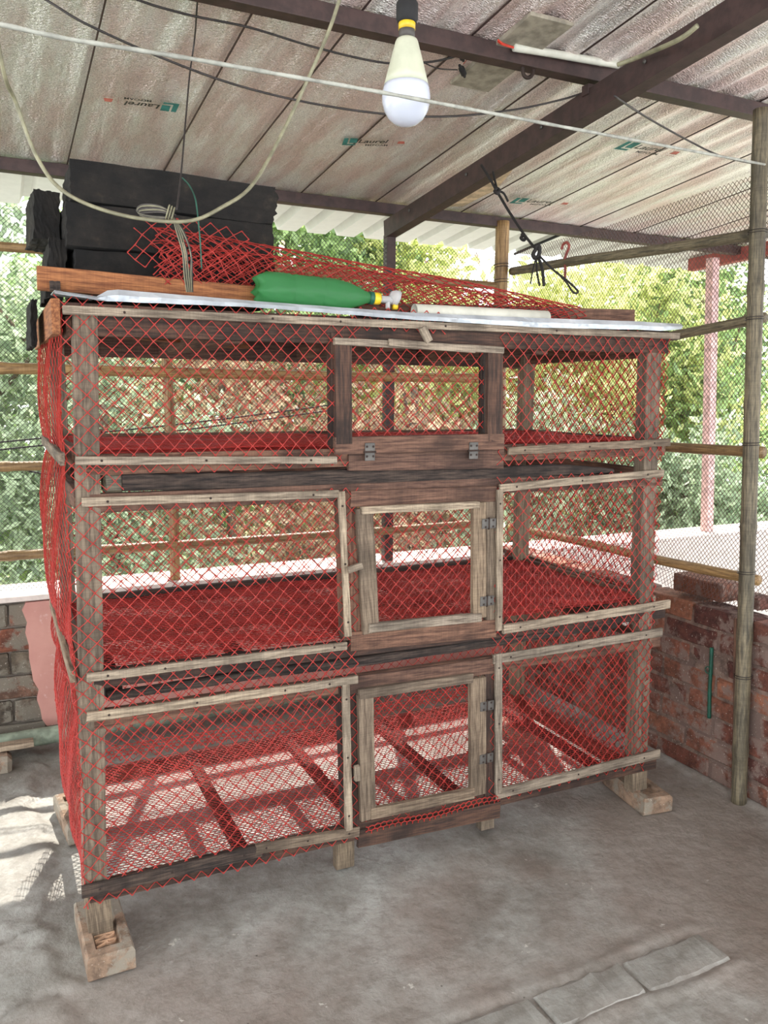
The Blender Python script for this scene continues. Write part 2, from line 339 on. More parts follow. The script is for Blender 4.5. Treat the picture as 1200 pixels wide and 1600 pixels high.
# low cement ridge in front of the paved strip, and the joint behind it
inx = (1/(1+np.exp((X-1.40)/.01)))
Z += inx*(X > .2)*(.010*np.exp(-((Y+.683-.012*np.sin(X*14))/.014)**2) + .006*np.exp(-((Y+.535-.01*np.sin(X*11))/.022)**2))
Z -= (X > .2)*inx*.016*np.exp(-((Y+.560)/.004)**2)
Z += .012*np.exp(-((X-2.06)/.02)**2)
Z += rng.normal(0, .0003, Z.shape)
nx, ny = len(gx), len(gy); V = np.stack([X, Y, Z], -1).reshape(-1, 3)
ii, jj = np.meshgrid(np.arange(nx-1), np.arange(ny-1), indexing='ij'); q = (ii*ny+jj).ravel()
floor = tag(mk('floor', mesh_np('floor', V, np.stack([q, q+ny, q+ny+1, q+1], 1), True), M_FLOOR), 'grey trowelled concrete floor with stains and a rough strip', kind='structure')
for i, (x0, x1) in enumerate([(1.115, 1.37), (.855, 1.105), (.595, .845), (.335, .585)]):
    beam('brick', (x0, -.617, -.006), (x1, -.617, -.006), .110, .03, M_FLOOR, floor, bev=.008, jit=.0035, cuts=8)

# ---- back parapet: rough brick core, pink plaster, pale coping
wb = tag(mk('wall_back', box_me(9.5, .17, .57, .004, name='wall_core'), M_CEM, None, Matrix.Translation((3.25, YB+.062, .285))), 'low pink painted parapet behind the cage, bare brick at one end', kind='structure')
zc = 0.0
for row in range(6):
    h = .092; x = -.98-(row % 2)*.12
    while x < -.02:
        x1 = min(x+.235, -.03+random.uniform(-.03, 0)); 
        if x1-x > .05: beam('brick', (x, YB-.012+random.uniform(-.006, .006), zc+h/2), (x1-.008, YB-.012+random.uniform(-.006, .006), zc+h/2), .06, h-.006, M_BRICKG, wb, bev=.006, jit=.003, cuts=3)
        x = x1
        if x > -.06: break
    zc += .0945
pe = [(-.10, .568), (-.115, .54), (-.1, .49), (-.108, .45), (-.098, .40), (-.1, .35), (-.094, .3), (-.09, .26), (-.072, .22), (-.08, .18), (-.07, .14), (-.066, .10), (-.05, .07)]
V = [(x, YB-.055, z) for x, z in pe]+[(8.0, YB-.055, .05), (8.0, YB-.055, .568)]; n = len(V); V2 = [(x, YB+.03, z) for x, y, z in V]
mk('plaster', mesh_py('plaster', V+V2, [list(range(n))[::-1], list(range(n, 2*n))]+[[i, (i+1) % n, n+(i+1) % n, n+i] for i in range(n)]), M_PINK, wb)
beam('glare_skin', (2.22, YB-.062, .30), (8, YB-.062, .30), .012, .55, M_COPE, wb)  # pale skin: the overexposed glare on the outer pink parapet, put into its colour
beam('coping', (-1.5, YB+.07, .583), (8, YB+.07, .583), .24, .02, M_COPE, wb)
beam('pilaster', (2.62, YB-.09, .0), (2.62, YB-.09, .57), .1, .26, M_COPE, wb)
# ---- right brick wall
wr = tag(mk('wall_right', box_me(.10, 2.9, .60, .004, name='mortar_core'), M_MORT, None, Matrix.Translation((XR+.052, -.02, .30))), 'low red brick wall with smeared mortar beside the cage', kind='structure')
bms = [box_me(.24, .115, .069, .006, .0025, 4, name='brick') for _ in range(5)]
zc = .002
for row in range(8):
    y = -1.45+(row % 2)*.12
    while y < 1.36:
        if not (row == 7 and .20 < y < .0):
            M = Matrix.Translation((XR+.055+random.uniform(-.005, .005), y+.12, zc+.036)) @ Matrix.Rotation(math.pi/2+random.uniform(-.012, .012), 4, 'Z') @ Matrix.Rotation(random.uniform(-.01, .01), 4, 'Y')
            mk('brick', bms[random.randrange(5)], M_BRICK, wr, M)
        y += .251
    zc += .0785
# ---- terrace parapet outside, garden ground
tag(mk('ground', box_me(60, 60, .1, 0, name='ground'), M_GROUND, None, Matrix.Translation((5, 33, -3.2))), 'garden ground below the terrace', kind='structure')
# ---- foil ceiling
gx = np.linspace(-2.6, 3.95, 700); gy = np.linspace(-4.0, 1.46, 60)
SEAM = [-.9, -.56, -.22, .12, .46, .71, 1.03, 1.37, 1.80, 2.12, 2.48, 2.82, 3.16, 3.5]
X, Y = np.meshgrid(gx, gy, indexing='ij')
fade = 1/(1+np.exp((Y-.35)/.22))
Z = roof_z(Y) + (.002+.007*fade)*np.sin(2*math.pi*(X-.03)/.112+.6*np.sin(Y*1.3)) + .004*np.sin(X*3.1+Y*2)
for s in SEAM: Z += .004*np.exp(-((X-s)/.012)**2)
nx, ny = len(gx), len(gy); V = np.stack([X, Y, Z], -1).reshape(-1, 3); ii, jj = np.meshgrid(np.arange(nx-1), np.arange(ny-1), indexing='ij'); q = (ii*ny+jj).ravel()
ceil = tag(mk('ceiling', mesh_np('foil', V, np.stack([q, q+1, q+ny+1, q+ny], 1), True), M_FOIL), 'sloping ceiling of crinkled silver foil insulation', kind='structure')
for s in SEAM:
    beam('seam', (s, -4, roof_z(-4)-.004), (s, 1.44, roof_z(1.44)-.004), .0045, .003, M_STEEL if s > 0 else M_WARM, ceil, bev=0, jit=0)
beam('roof_sheet', (.675, -4.0, roof_z(-4)+.035), (.675, 1.4, roof_z(1.4)+.035), 6.6, .01, M_EAVE, ceil)
# white ribbed eave
prof = []; x = -2.6
while x < 3.95: prof += [(x, 0), (x+.095, 0), (x+.110, .034), (x+.14, .034)]; x += .155
V, F = [], []
for i, (x, z) in enumerate(prof):
    for Yv in (1.36, 2.0): V += [(x, Yv, roof_z(Yv)+.012+z), (x, Yv, roof_z(Yv)+.015+z)]
for i in range(len(prof)-1):
    a, c = i*4, (i+1)*4; F += [[a, a+2, c+2, c], [a+1, c+1, c+3, a+3], [a+2, a+3, c+3, c+2]]
eave = tag(mk('trim_1', mesh_py('eave', V, F), M_EAVE), 'white ribbed roof sheet over the eave', kind='structure')
beam('lap_edge', (2.50, 1.42, roof_z(1.42)+.006), (2.50, 2.0, roof_z(2.0)+.006), .012, .012, M_BLK, eave)
# purlins and rafters
tag(beam('trim_2', (-2.6, .09, roof_z(.09)-.028), (3.95, .09, roof_z(.09)-.028), .045, .045, M_STEEL), 'maroon steel purlin crossing in front of the bulb', kind='structure')
tag(beam('trim_3', (-2.6, YB, roof_z(YB)-.028), (3.95, YB, roof_z(YB)-.028), .045, .045, M_STEEL), 'maroon steel purlin above the fence', kind='structure')
def rz(Y): return 2.21-.087*Y
raf = tag(beam('trim_4', (1.454, -2.6, rz(-2.6)), (1.454, YB+.03, rz(YB+.03)), .05, .075, M_STEEL), 'dark steel rafter slanting across the ceiling', kind='structure')
beam('packing_block', (1.475, .09, rz(.09)+.035), (1.425, .09, rz(.09)+.035), .03, .03, M_STEEL, raf)
for k in range(4): mk('bolt', lathe_me([(0.0, 0), (.006, 0), (.006, .004), (0, .005)], 8), M_GALV, raf, Matrix.Translation((1.428, 1.2-k*.45, rz(1.2-k*.45)+.01)) @ Matrix.Rotation(-math.pi/2, 4, 'Y'))
tag(beam('trim_5', (3.6, -1.5, 2.165+.05), (3.6, 1.775, 2.135), .05, .07, M_STEELR), 'red oxide rafter outside the fence', kind='structure')
a = PX(1, YB, 1125, 405); bpt = PX(1, YB, 1115, 832)
tag(beam('trim_6', (a[0], YB+.05, 2.12), (bpt[0], YB+.05, .59), .05, .05, M_STEELP, up=(0, 1, 0)), 'pale pink steel post standing on the parapet outside', kind='structure')
a = PX(1, YB, 612, 355)
tag(beam('trim_7', (a[0], YB+.02, .59), (a[0], YB+.02, 2.06), .042, .042, M_STEEL, up=(0, 1, 0)), 'maroon steel post on the parapet under the rafter', kind='structure')

# ================================================================ FENCES
def pole_me(A, B, r, nodes=None, wob=.004, name='pole', taper=0.0):
    A, B = np.array(A, float), np.array(B, float); L = np.linalg.norm(B-A); n = max(6, int(L/.03)); t = np.linspace(0, 1, n)
    w = np.stack([np.sin(t*5+A[0]*9)*wob, np.cos(t*4+A[2]*7)*wob, np.sin(t*6+A[1]*5)*wob], 1)*np.sin(t*math.pi)[:, None]
    P = A+(B-A)*t[:, None]+w; rr = r*(1-taper*t)
    if nodes:
        for k in np.arange(nodes*.5, L, nodes): rr = rr + r*.16*np.exp(-((t*L-k)/.012)**2)
    return tube_me(P, rr, 12)
def pole(name, A, B, r, mat, parent, nodes=None, **k):
    A = Vector([float(c) for c in A]); B = Vector([float(c) for c in B]); M, L = frame_M(A, B)
    return mk(name, pole_me((-L/2, 0, 0), (L/2, 0, 0), r, nodes, **k), mat, parent, M)
fb = thing('mesh_fence', (0, YB, .59), 'fine dark mesh fence with wooden rails behind the cage', 'fence')
def Pb(u, v): return np.stack([-1.3+u, YB+.012+.01*np.sin(u*3)*np.sin(v*4), .60+v], -1)
net('fence_net', Pb, 3.37, 1.42, .0088, .0011, M_FENCE, fb, jit=.0004, sides=3, step=2, b=.0092)
for z, r, x0, x1, mt in ((1.873, .017, -1.3, 2.02, M_BAMBOO), (1.441, .021, -1.3, 2.02, M_BAMBOO), (1.08, .018, -1.3, 2.02, M_BAMBOO), (.742, .019, -1.3, 2.02, M_BAMBOO)):
    pole('rail', (x0, YB-.012, z), (x1, YB-.012, z), r, mt, fb, .33)
pole('post', (.473, YB+.01, .59), (.46, YB+.01, 2.13), .021, M_BAMBOO, fb, .4)
pole('post', (-1.1, YB+.01, .59), (-1.1, YB+.01, 2.13), .021, M_BAMBOO, fb, .4)
pole('post', (1.945, YB+.015, .59), (1.945, YB+.015, 2.02), .017, M_DARK, fb)
pole('corner_post', (2.035, YB-.02, .6), (2.02, YB-.02, 2.165), .032, M_BAMBOO, fb, .45)
fr = thing('mesh_fence', (XR, .6, .62), 'fine brown mesh fence on bamboo poles above the brick wall', 'fence')
def Pr(u, v):
    y = -.77+u; sag = np.maximum(0, .06-v)*.9
    top = 2.03+.05*np.clip((.75-y), 0, 1.5)
    return np.stack([XR+.018+.008*np.sin(u*4)*np.sin(v*5)-sag*.5, y, .655+v*(top-.655)/1.4-.02*np.sin(u*9)*(v < .05)], -1)
net('fence_net', Pr, 2.17, 1.4, .0085, .0011, M_FENCER, fr, jit=.0004, sides=3, step=2, b=.0095)
pole('rail', PX(0, XR, 798, 824), PX(0, XR, 1185, 907), .018, M_BAMBOO, fr, .26)
pole('rail', (XR, YB-.06, 1.17), PX(0, XR, 1192, 707), .018, M_BAMBOO, fr, .26)
pole('rail', (XR, YB-.06, 1.50), PX(0, XR, 1195, 496), .017, M_BAMBOOG, fr, .3)
pole('rail', PX(0, XR, 800, 424), PX(0, XR, 1195, 364), .019, M_BAMBOOG, fr, .3)
p = PX(0, XR, 958, 335); pole('thin_post', (XR+.02, p[1], .62), (XR+.02, p[1], p[2]), .0115, M_BAMBOOR, fr)
tag(pole('bamboo_post', (2.03, -.115, 0.0), (2.045, .0, 2.25), .025, M_BAMBOOG, fr, .38), 'grey weathered bamboo post standing on the floor')
pole('prop_stick', (2.04, -.085, 0.0), (2.05, -.035, .62), .008, M_RAIL, fr)
for z in (.43, .78, 1.2, 1.6, 1.87):
    t = np.linspace(0, 4*math.pi, 40); k = z/2.25
    cable('tie_wire', np.stack([2.03+.015*k+.028*np.cos(t), -.115+.115*k+.028*np.sin(t), z+t*.0012], 1), .0012, M_CABLE, fr, 4, 1)
for z in (1.88, 1.95):
    t = np.linspace(0, 4*math.pi, 40); cable('tie_wire', np.stack([2.022+.036*np.cos(t), YB-.02+.036*np.sin(t), z+t*.002], 1), .0014, M_CABLE, fb, 4, 1)
# red plastic hook on the mesh
p = PX(0, XR, 882, 395); pts = [PX(0, XR-.01, *q) for q in ((878, 390), (880, 382), (886, 379), (889, 386), (885, 396), (883, 406), (883, 425), (882, 440))]
tag(cable('hook', pts, .006, M_STEELR), 'small red curved hook hanging on the mesh near the black rope', 'hook')
# loose bricks on the wall top
def brick_thing(A, B, w, h, label, name='brick', mat=None):
    o = beam(name, A, B, w, h, mat or M_BRICK, bev=.005, jit=.002, cuts=4); tag(o, label, 'brick'); return o
A = (XR+.10, .32, .668); B = (XR+.10, .09, .668)
brick_thing(A, B, .11, .065, 'loose dark red brick lying on top of the brick wall')
brick_thing((XR+.12, .05, .655), (XR+.12, -.04, .655), .09, .04, 'broken half brick on the wall top beside the bamboo post')

# ================================================================ CAGE
cage = thing('poultry_cage', (.84, .34, .07), 'three-tier wooden cage wrapped in red plastic netting with small front doors', 'cage')
ZT, Z1, Z2T, Z2B, Z3T, Z3B, D, CW = 1.527, 1.208, 1.1135, .7094, .6037, .1714, .685, 1.6786
# corner posts: front ones lean as the photo shows
FB('post', (133, 478), (150, 1400), 32, M_POST, cage, .004, .045, vert=True, cuts=6)
FB('post', (1024, 525), (1001, 1195), 25, M_POST, cage, .004, .045, vert=True, cuts=6)
beam('post', (.0, D-.02, .14), (.0, D-.02, 1.53), .042, .042, M_POST, cage, up=(0, 1, 0), cuts=6)
beam('post', (CW-.02, D-.02, .14), (CW-.02, D-.02, 1.53), .05, .042, M_POST, cage, up=(0, 1, 0), cuts=6)
# legs
FB('leg', (150, 1385), (159, 1462), 33, M_POST, cage, .004, .042, vert=True)
FB('leg', (1000, 1190), (1000, 1236), 26, M_POST, cage, .004, .042, vert=True)
for x in (.0, CW-.02): beam('leg', (x, D-.02, .048), (x, D-.02, .16), .042, .042, M_POST, cage, up=(0, 1, 0))
FB('leg', (540, 1300), (540, 1357), 27, M_POST, cage, .08, .03, vert=True)
FB('leg', (763, 1250), (762, 1296), 22, M_POST, cage, .08, .03, vert=True)
# rails behind the battens (front)
R = lambda p1, p2, w, mt, y=.004, t=.02: FB('rail', p1, p2, w, mt, cage, y, t, cuts=6)
R((118, 500), (1045, 535), 40, M_DARK)
R((134, 727), (1040, 700), 27, M_RAIL)
R((140, 787), (1036, 748), 25, M_RAIL)
R((146, 1063), (1040, 955), 24, M_DARK)
R((146, 1127), (1032, 1000), 25, M_RAIL)
R((140, 1398), (1026, 1190), 26, M_DARK, .002)
R((545, 718), (788, 716), 34, M_RAIL, -.004, .012)
R((548, 780), (776, 772), 25, M_RAIL, -.006, .012)
R((548, 1003), (776, 982), 30, M_RAIL, -.006, .012)
R((545, 1072), (776, 1040), 26, M_RAIL, -.006, .012)
R((560, 1312), (782, 1265), 28, M_DARK, -.006, .012)
# door posts behind
P_ = lambda p1, p2, w, mt, y=.0, t=.03: FB('door_post', p1, p2, w, mt, cage, y, t, vert=True)
P_((524, 520), (526, 705), 14, M_DARK); P_((768, 530), (766, 692), 22, M_DARK, .012)
P_((543, 770), (550, 1000), 28, M_RAIL); P_((768, 782), (768, 985), 16, M_DOOR, -.004, .02); P_((772, 760), (772, 985), 16, M_DARK, .008)
P_((543, 1065), (551, 1300), 26, M_DARK); P_((767, 1040), (766, 1250), 18, M_DARK, -.004, .02)
# battens nailed over the net
def batten(p1, p2, w, mt=M_BAT, nails=(.1, .5, .9), vert=False, y=-.014):
    o = FB('batten', p1, p2, w, mt, cage, y, .010, vert=vert, cuts=8)
    for f in nails:
        px = (p1[0]+(p2[0]-p1[0])*f, p1[1]+(p2[1]-p1[1])*f); q = PX(1, y, *px)
        mk('nail', NAIL, M_RUST, o, Matrix.Translation(Vector([float(c) for c in q])) @ Matrix.Rotation(math.pi/2, 4, 'X'))
    return o
NAIL = lathe_me([(0, -.004), (.0028, -.004), (.003, .0008), (.0012, .0016)], 8, 'nail'); NAIL.materials.append(M_RUST)
batten((98, 484), (1063, 525), 11, nails=(.1, .34, .45, .62, .8))
batten((118, 720), (527, 719), 12); batten((795, 705), (1048, 691), 12, M_DOOR)
batten((128, 785), (530, 772), 13); batten((782, 763), (1038, 739), 12)
batten((136, 1060), (543, 1009), 13, nails=(.08, .3, .95)); batten((787, 984), (1048, 944), 14)
batten((136, 1122), (480, 1074), 14); batten((470, 1076), (560, 1062), 13, nails=(.5,)); batten((772, 1031), (1036, 988), 14)
batten((128, 1396), (410, 1330), 19, M_CHAR); batten((400, 1328), (562, 1300), 16, M_DOOR); batten((776, 1242), (1032, 1178), 15)
batten((534, 768), (545, 995), 10, vert=True, y=-.016); batten((782, 765), (781, 986), 10, vert=True, y=-.016)
batten((541, 1070), (546, 1298), 11, vert=True, y=-.016); batten((780, 1022), (780, 1240), 11, vert=True, y=-.016)
# back and side rails, joists
for z in (ZT-.028, Z1, Z2T, Z2B, Z3T, Z3B-.035):
    beam('rail', (-.01, D+.005, z), (CW, D+.005, z), .02, .072 if z > 1.4 else .05, M_DARK if z == Z2B else M_RAIL, cage, cuts=4)
    for x in (-.012, CW-.012): beam('side_rail', (x, .03, z), (x, D, z), .02, .045, M_RAIL, cage, cuts=3)
beam('side_rail', (-.045, -.01, ZT-.01), (-.045, D+.03, ZT-.01), .018, .075, M_WARM, cage, cuts=3)
for z, zz in ((Z1, 0), (Z2B, 0)):
    beam('side_batten', (-.045, -.005, z), (-.045, D+.02, z+.01), .012, .028, M_DOOR, cage, cuts=3)
    beam('side_batten', (CW+.03, -.005, z), (CW+.03, D+.02, z+.01), .012, .028, M_DOOR, cage, cuts=3)
for z in (Z3B-.02, Z2B-.02, Z1-.025):
    for px, py in ((345, 1270), (490, 1205), (655, 1190), (870, 1160)):
        q = PX(2, Z3B-.02, px, py); beam('joist', (q[0], .03, z), (q[0]-.0, D, z), .034, .024, M_DARK, cage, cuts=2)
for x in (.35, .8, 1.25): beam('joist', (x, .02, ZT-.03), (x-.03, D, ZT-.03), .05, .045, M_RAIL, cage, cuts=2)
for k in range(6): beam('deck_plank', (-.04, .055+k*.118, ZT+.013+.002*(k % 2)), (CW+.06, .055+k*.118, ZT+.013), .105 if k != 3 else .09, .018, M_DARK if k % 2 else M_RAIL, cage, cuts=5)
beam('brace', (.12, .3, ZT-.02), (.55, D-.05, ZT-.02), .05, .02, M_WARM, cage)

# nets ---- (each one part)
A1 = .0188
def panel(x0, x1, z0, z1, y, bulge=0.0, seed=0):
    def P(u, v):
        fu = np.clip(u/max(x1-x0, 1e-6), 0, 1); fv = np.clip(v/max(z1-z0, 1e-6), 0, 1)
        return np.stack([x0+u, y-bulge*np.sin(fu*math.pi)*np.sin(fv*math.pi)+.0018*np.sin(u*47+v*31+seed), z0+v+.003*np.sin(u*13+seed)], -1)
    return P
xl0, xl1, xr0, xr1 = -.045, float(PX(1, 0, 553, 900)[0]), float(PX(1, 0, 771, 900)[0]), CW+.02
for (x0, x1, z0, z1) in ((xl0, xl1, Z1-.035, ZT+.03), (xl0, xl1, Z3B-.035, Z2T-.010), (xr0, xr1, Z1-.045, ZT+.02), (xr0, xr1, Z3B-.02, Z2T+.0)):
    if z1-z0 < .05: continue
    net('front_net', panel(x0, x1, z0, z1, -.003, .004, x0*9), x1-x0, z1-z0, A1, .00145, M_NET, cage, jit=.0011, b=A1*1.04)
net('front_net', panel(-.03, .08, Z2T+.02, Z1-.03, -.003), .10, Z1-Z2T-.05, A1, .00145, M_NET, cage, b=A1*1.04)
net('front_net', panel(.655, 1.185, ZT-.01, ZT+.03, -.003), .25, .04, A1, .00145, M_NET, cage)
net('back_net', panel(-.01, CW, Z3B, ZT, D+.02, -.01, 3), CW+.01, ZT-Z3B, A1, .00145, M_NET, cage, jit=.0018)
def side(xs, sg, z0, z1, bul):
    def P(u, v):
        fv = np.clip(v/(z1-z0), 0, 1); fu = np.clip(u/D, 0, 1)
        return np.stack([xs+sg*(bul*np.sin(fv*math.pi)**.6*(.2+.8*np.sin(fu*2.1))+.004*np.sin(u*21+v*17)), -.005+u, z0+v+.006*np.sin(u*9)], -1)
    return P
for z0, z1, bl in ((Z1, ZT, .022), (Z2B, Z1, .030), (Z3T, Z2B, .016), (Z3B-.04, Z3T, .014)):
    net('side_net', side(-.035, -1, z0, z1, bl), D, z1-z0, A1*.93, .0015, M_NET, cage, jit=.002)
    net('side_net', side(CW+.02, 1, z0, z1, bl*.55), D, z1-z0, A1*.93, .0015, M_NET, cage, jit=.002)
def fl(z, sag, wav):
    def P(u, v):
        return np.stack([-.01+u, .012+v, z-sag*np.sin(np.clip(u/CW, 0, 1)*math.pi*3)**2*np.sin(np.clip(v/D, 0, 1)*math.pi)+wav*np.sin(u*19+v*11)*np.sin(v*23)], -1)
    return P
hexnet('floor_net', fl(Z3B+.006, .006, .002), CW+.01, D-.02, .0077, .00115, M_FNET, cage)
hexnet('floor_net', fl(Z2B+.012, .008, .005), CW+.01, D-.02, .0078, .0013, M_FNET, cage)
hexnet('floor_net', fl(Z2B+.004, .012, .006), CW+.01, D-.02, .0095, .0012, M_FNET, cage)
hexnet('floor_net', fl(Z1+.008, .006, .003), CW+.01, D-.02, .0077, .0014, M_FNET, cage)
hexnet('floor_net', fl(Z1+.018, .010, .004), CW+.01, D-.02, .0085, .0013, M_FNET, cage)
def upf(u, v): return np.stack([.0+u, D-.002+.004*np.sin(u*15), Z3B+.005+v+.012*np.sin(u*6)], -1)
hexnet('floor_net_upturn', upf, CW, .05, .0077, .0014, M_FNET, cage)
def upc(u, v): return np.stack([.69+u, -.010-v*.15, Z3B-.022+v+.004*np.sin(u*22)], -1)
hexnet('net_scrap', upc, .44, .028, .0085, .0017, M_NET, cage)

# doors
HINGE_LEAF = box_me(.028, .003, .021, .0008, name='hinge_leaf'); HINGE_PIN = lathe_me([(0, -.017), (.0028, -.017), (.0028, .017), (0, .017)], 8, 'pin')
HINGE_LEAF.materials.append(M_GALV); HINGE_PIN.materials.append(M_RUST)
def door(outl, hinges, latch, netq, lab=None, vert_h=False):
    A = PX(1, -.01, *netq[0]); d = bpy.data.objects.new('door', None); d.empty_display_size = .03; link(d, cage, Matrix.Translation(Vector([float(c) for c in A])))
    for nm, p1, p2, w, mt, v, y, t in outl: FB(nm, p1, p2, w, mt, d, y, t, vert=v, cuts=4)
    B = PX(1, -.01, *netq[1]); x0, x1 = A[0], B[0]; z0, z1 = B[2], A[2]
    net('door_net', panel(x0, x1, z0, z1, .004, .003, 5), x1-x0, z1-z0, A1*1.02, .0015, M_NET, d, jit=.0012)
    for hx, hy in hinges:
        q = PX(1, -.019, hx, hy)
        for s in (-1, 1):
            off = Vector((s*.0125, 0, 0)) if vert_h else Vector((0, 0, s*.0125))
            rot = Matrix.Rotation(math.pi/2, 4, 'Y') if vert_h else Matrix.Identity(4)
            hl = Matrix.Translation(Vector([float(c) for c in q])+off) @ rot
            mk('hinge_leaf', HINGE_LEAF, M_GALV, d, hl)
            for e in (-.009, .009): mk('screw', NAIL, M_RUST, d, hl @ Matrix.Translation((e, -.0016, .001)) @ Matrix.Rotation(math.pi/2, 4, 'X'))
        mk('hinge_pin', HINGE_PIN, M_RUST, d, Matrix.Translation(Vector([float(c) for c in q])) @ (Matrix.Identity(4) if vert_h else Matrix.Rotation(math.pi/2, 4, 'Y')))
    if latch: FB('turn_latch', latch[0], latch[1], latch[2], M_BAT, d, -.034, .012, vert=False, cuts=0)
    return d
door([('stile', (537, 532), (538, 694), 25, M_DARK, True, -.016, .018), ('stile', (775, 545), (774, 690), 25, M_DARK, True, -.016, .018), ('inner_strip', (761, 548), (761, 688), 9, M_CHAR, True, -.002, .02),
      ('bottom_rail', (524, 697), (788, 690), 26, M_RAIL, False, -.016, .018), ('top_rail', (524, 533), (788, 547), 11, M_BAT, False, -.020, .016), ('patch_batten', (608, 535), (744, 546), 11, M_BAT, False, -.028, .009)],
     [(578, 706), (740, 704)], ((661, 511), (672, 534), 12), ((545, 535), (768, 694)))
door([('stile', (570, 794), (581, 990), 25, M_DOOR, True, -.018, .018), ('stile', (750, 785), (750, 966), 21, M_DOOR, True, -.018, .018),
      ('top_rail', (566, 798), (750, 789), 11, M_BAT, False, -.024, .016), ('bottom_rail', (577, 982), (753, 965), 14, M_BAT, False, -.024, .016)],
     [(764, 818), (761, 939)], ((545, 892), (567, 884), 10), ((572, 794), (745, 972)), vert_h=True)
door([('stile', (572, 1086), (576, 1282), 23, M_DOOR, True, -.018, .018), ('stile', (748, 1060), (748, 1243), 25, M_DOOR, True, -.018, .018),
      ('top_rail', (562, 1086), (740, 1060), 15, M_DOOR, False, -.022, .016), ('bottom_rail', (580, 1273), (742, 1240), 17, M_DOOR, False, -.022, .016)],
     [(761, 1103), (760, 1185)], ((559, 1198), (560, 1221), 9), ((575, 1080), (745, 1262)), vert_h=True)

# old blackened timbers in the gaps between the tiers
def rough_timber(name, pts, ws, label, Y, t=.03):
    pw = [PX(1, Y, *p) for p in pts]; n = 40; P = crom(pw, 10); f = np.linspace(0, 1, len(P)); w = np.interp(f, np.linspace(0, 1, len(ws)), ws)
    V, F = [], []; k = 10
    for i, p in enumerate(P):
        s = (p-CAM)@FX/FPX; hh = w[i]*s/2
        for a in range(k):
            an = 2*math.pi*a/k; c, sn = math.cos(an), math.sin(an); c = np.sign(c)*abs(c)**.5; sn = np.sign(sn)*abs(sn)**.5
            V.append((p[0]+random.uniform(-.002, .002), p[1]+t/2*c, p[2]+hh*sn*(1+random.uniform(-.09, .09))))
    for i in range(len(P)-1):
        for a in range(k): F.append([i*k+a, (i+1)*k+a, (i+1)*k+(a+1) % k, i*k+(a+1) % k])
    F += [list(range(k)), [(len(P)-1)*k+a for a in range(k)][::-1]]
    # local frame along its length for the grain
    M = Matrix.Translation(Vector([float(c) for c in P[0]])); V = [(v[0]-P[0][0], v[1]-P[0][1], v[2]-P[0][2]) for v in V]
    return tag(mk(name, mesh_py(name, V, F, False), M_CHAR, None, M), label, 'timber')
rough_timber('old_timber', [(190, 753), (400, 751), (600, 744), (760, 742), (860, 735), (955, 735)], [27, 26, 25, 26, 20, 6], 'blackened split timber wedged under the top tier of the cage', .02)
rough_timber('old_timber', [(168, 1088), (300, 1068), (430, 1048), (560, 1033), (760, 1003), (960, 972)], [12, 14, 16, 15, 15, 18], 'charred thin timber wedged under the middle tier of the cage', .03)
o = beam('wood_block', PX(1, .03, 160, 754), PX(1, .03, 192, 753), .03, .045, M_BAMBOOG, bev=.006, jit=.002); tag(o, 'short grey wood block at the end of the upper blackened timber', 'block')
beam('end_block', (.05, .05, Z3T+.045), (.05, .30, Z3T+.045), .04, .05, M_CHAR, cage)

# ================================================================ ON TOP OF THE CAGE
TOPZ = ZT+.024
# crumpled tin strip: a lip that hangs over the front of the deck and a thin flange on top
n = 60; t = np.linspace(0, 1, n); V, F = [], []
xs = np.interp(t, [0, 1], [85, 1066]); yu = np.interp(xs, [85, 160, 170, 400, 640, 853, 1000, 1030, 1066], [453, 464, 451, 470, 488, 497, 502, 504, 506]); yl = np.interp(xs, [85, 160, 400, 640, 853, 1000, 1040, 1066], [458, 470, 480, 499, 512, 515, 517, 514])
for i in range(n):
    a = PX(1, -.018, xs[i], yu[i]); c = PX(1, -.022, xs[i], yl[i]); w = .004*math.sin(i*1.7)
    mid = (a+c)/2
    V += [(a[0], .10, a[2]+.003), (a[0], -.014+w*.5, a[2]), (mid[0], -.022+w, mid[2]), (c[0], -.018+w, c[2]), (c[0], -.015+w, c[2]+.001), (mid[0], -.019+w, mid[2]), (a[0], -.011+w*.5, a[2]-.0012), (a[0], .10, a[2]+.0015)]
for i in range(n-1):
    for k in range(8): F.append([i*8+k, (i+1)*8+k, (i+1)*8+(k+1) % 8, i*8+(k+1) % 8])
F += [list(range(8)), [(n-1)*8+k for k in range(8)][::-1]]
tag(mk('tin_sheet', mesh_py('tin', V, F), M_TIN), 'crumpled silver tin sheet edge along the top of the cage', 'sheet')
# planks lying on the deck
def top_board(name, p1, p2, wpx, Y, t, mt, label, cat='plank'):
    o = FB(name, p1, p2, wpx, mt, None, Y, t, cuts=6); tag(o, label, cat); return o
top_board('plank', (58, 433), (400, 464), 34, .07, .03, M_WARM, 'reddish brown plank under the black slabs on the cage top')
top_board('plank', (560, 486), (992, 496), 26, .10, .03, M_RAIL, 'dark brown plank behind the white plastic pipe')
top_board('wood_block', (78, 446), (95, 447), 15, .045, .02, M_CHAR, 'tiny dark wood block against the reddish plank', 'block')
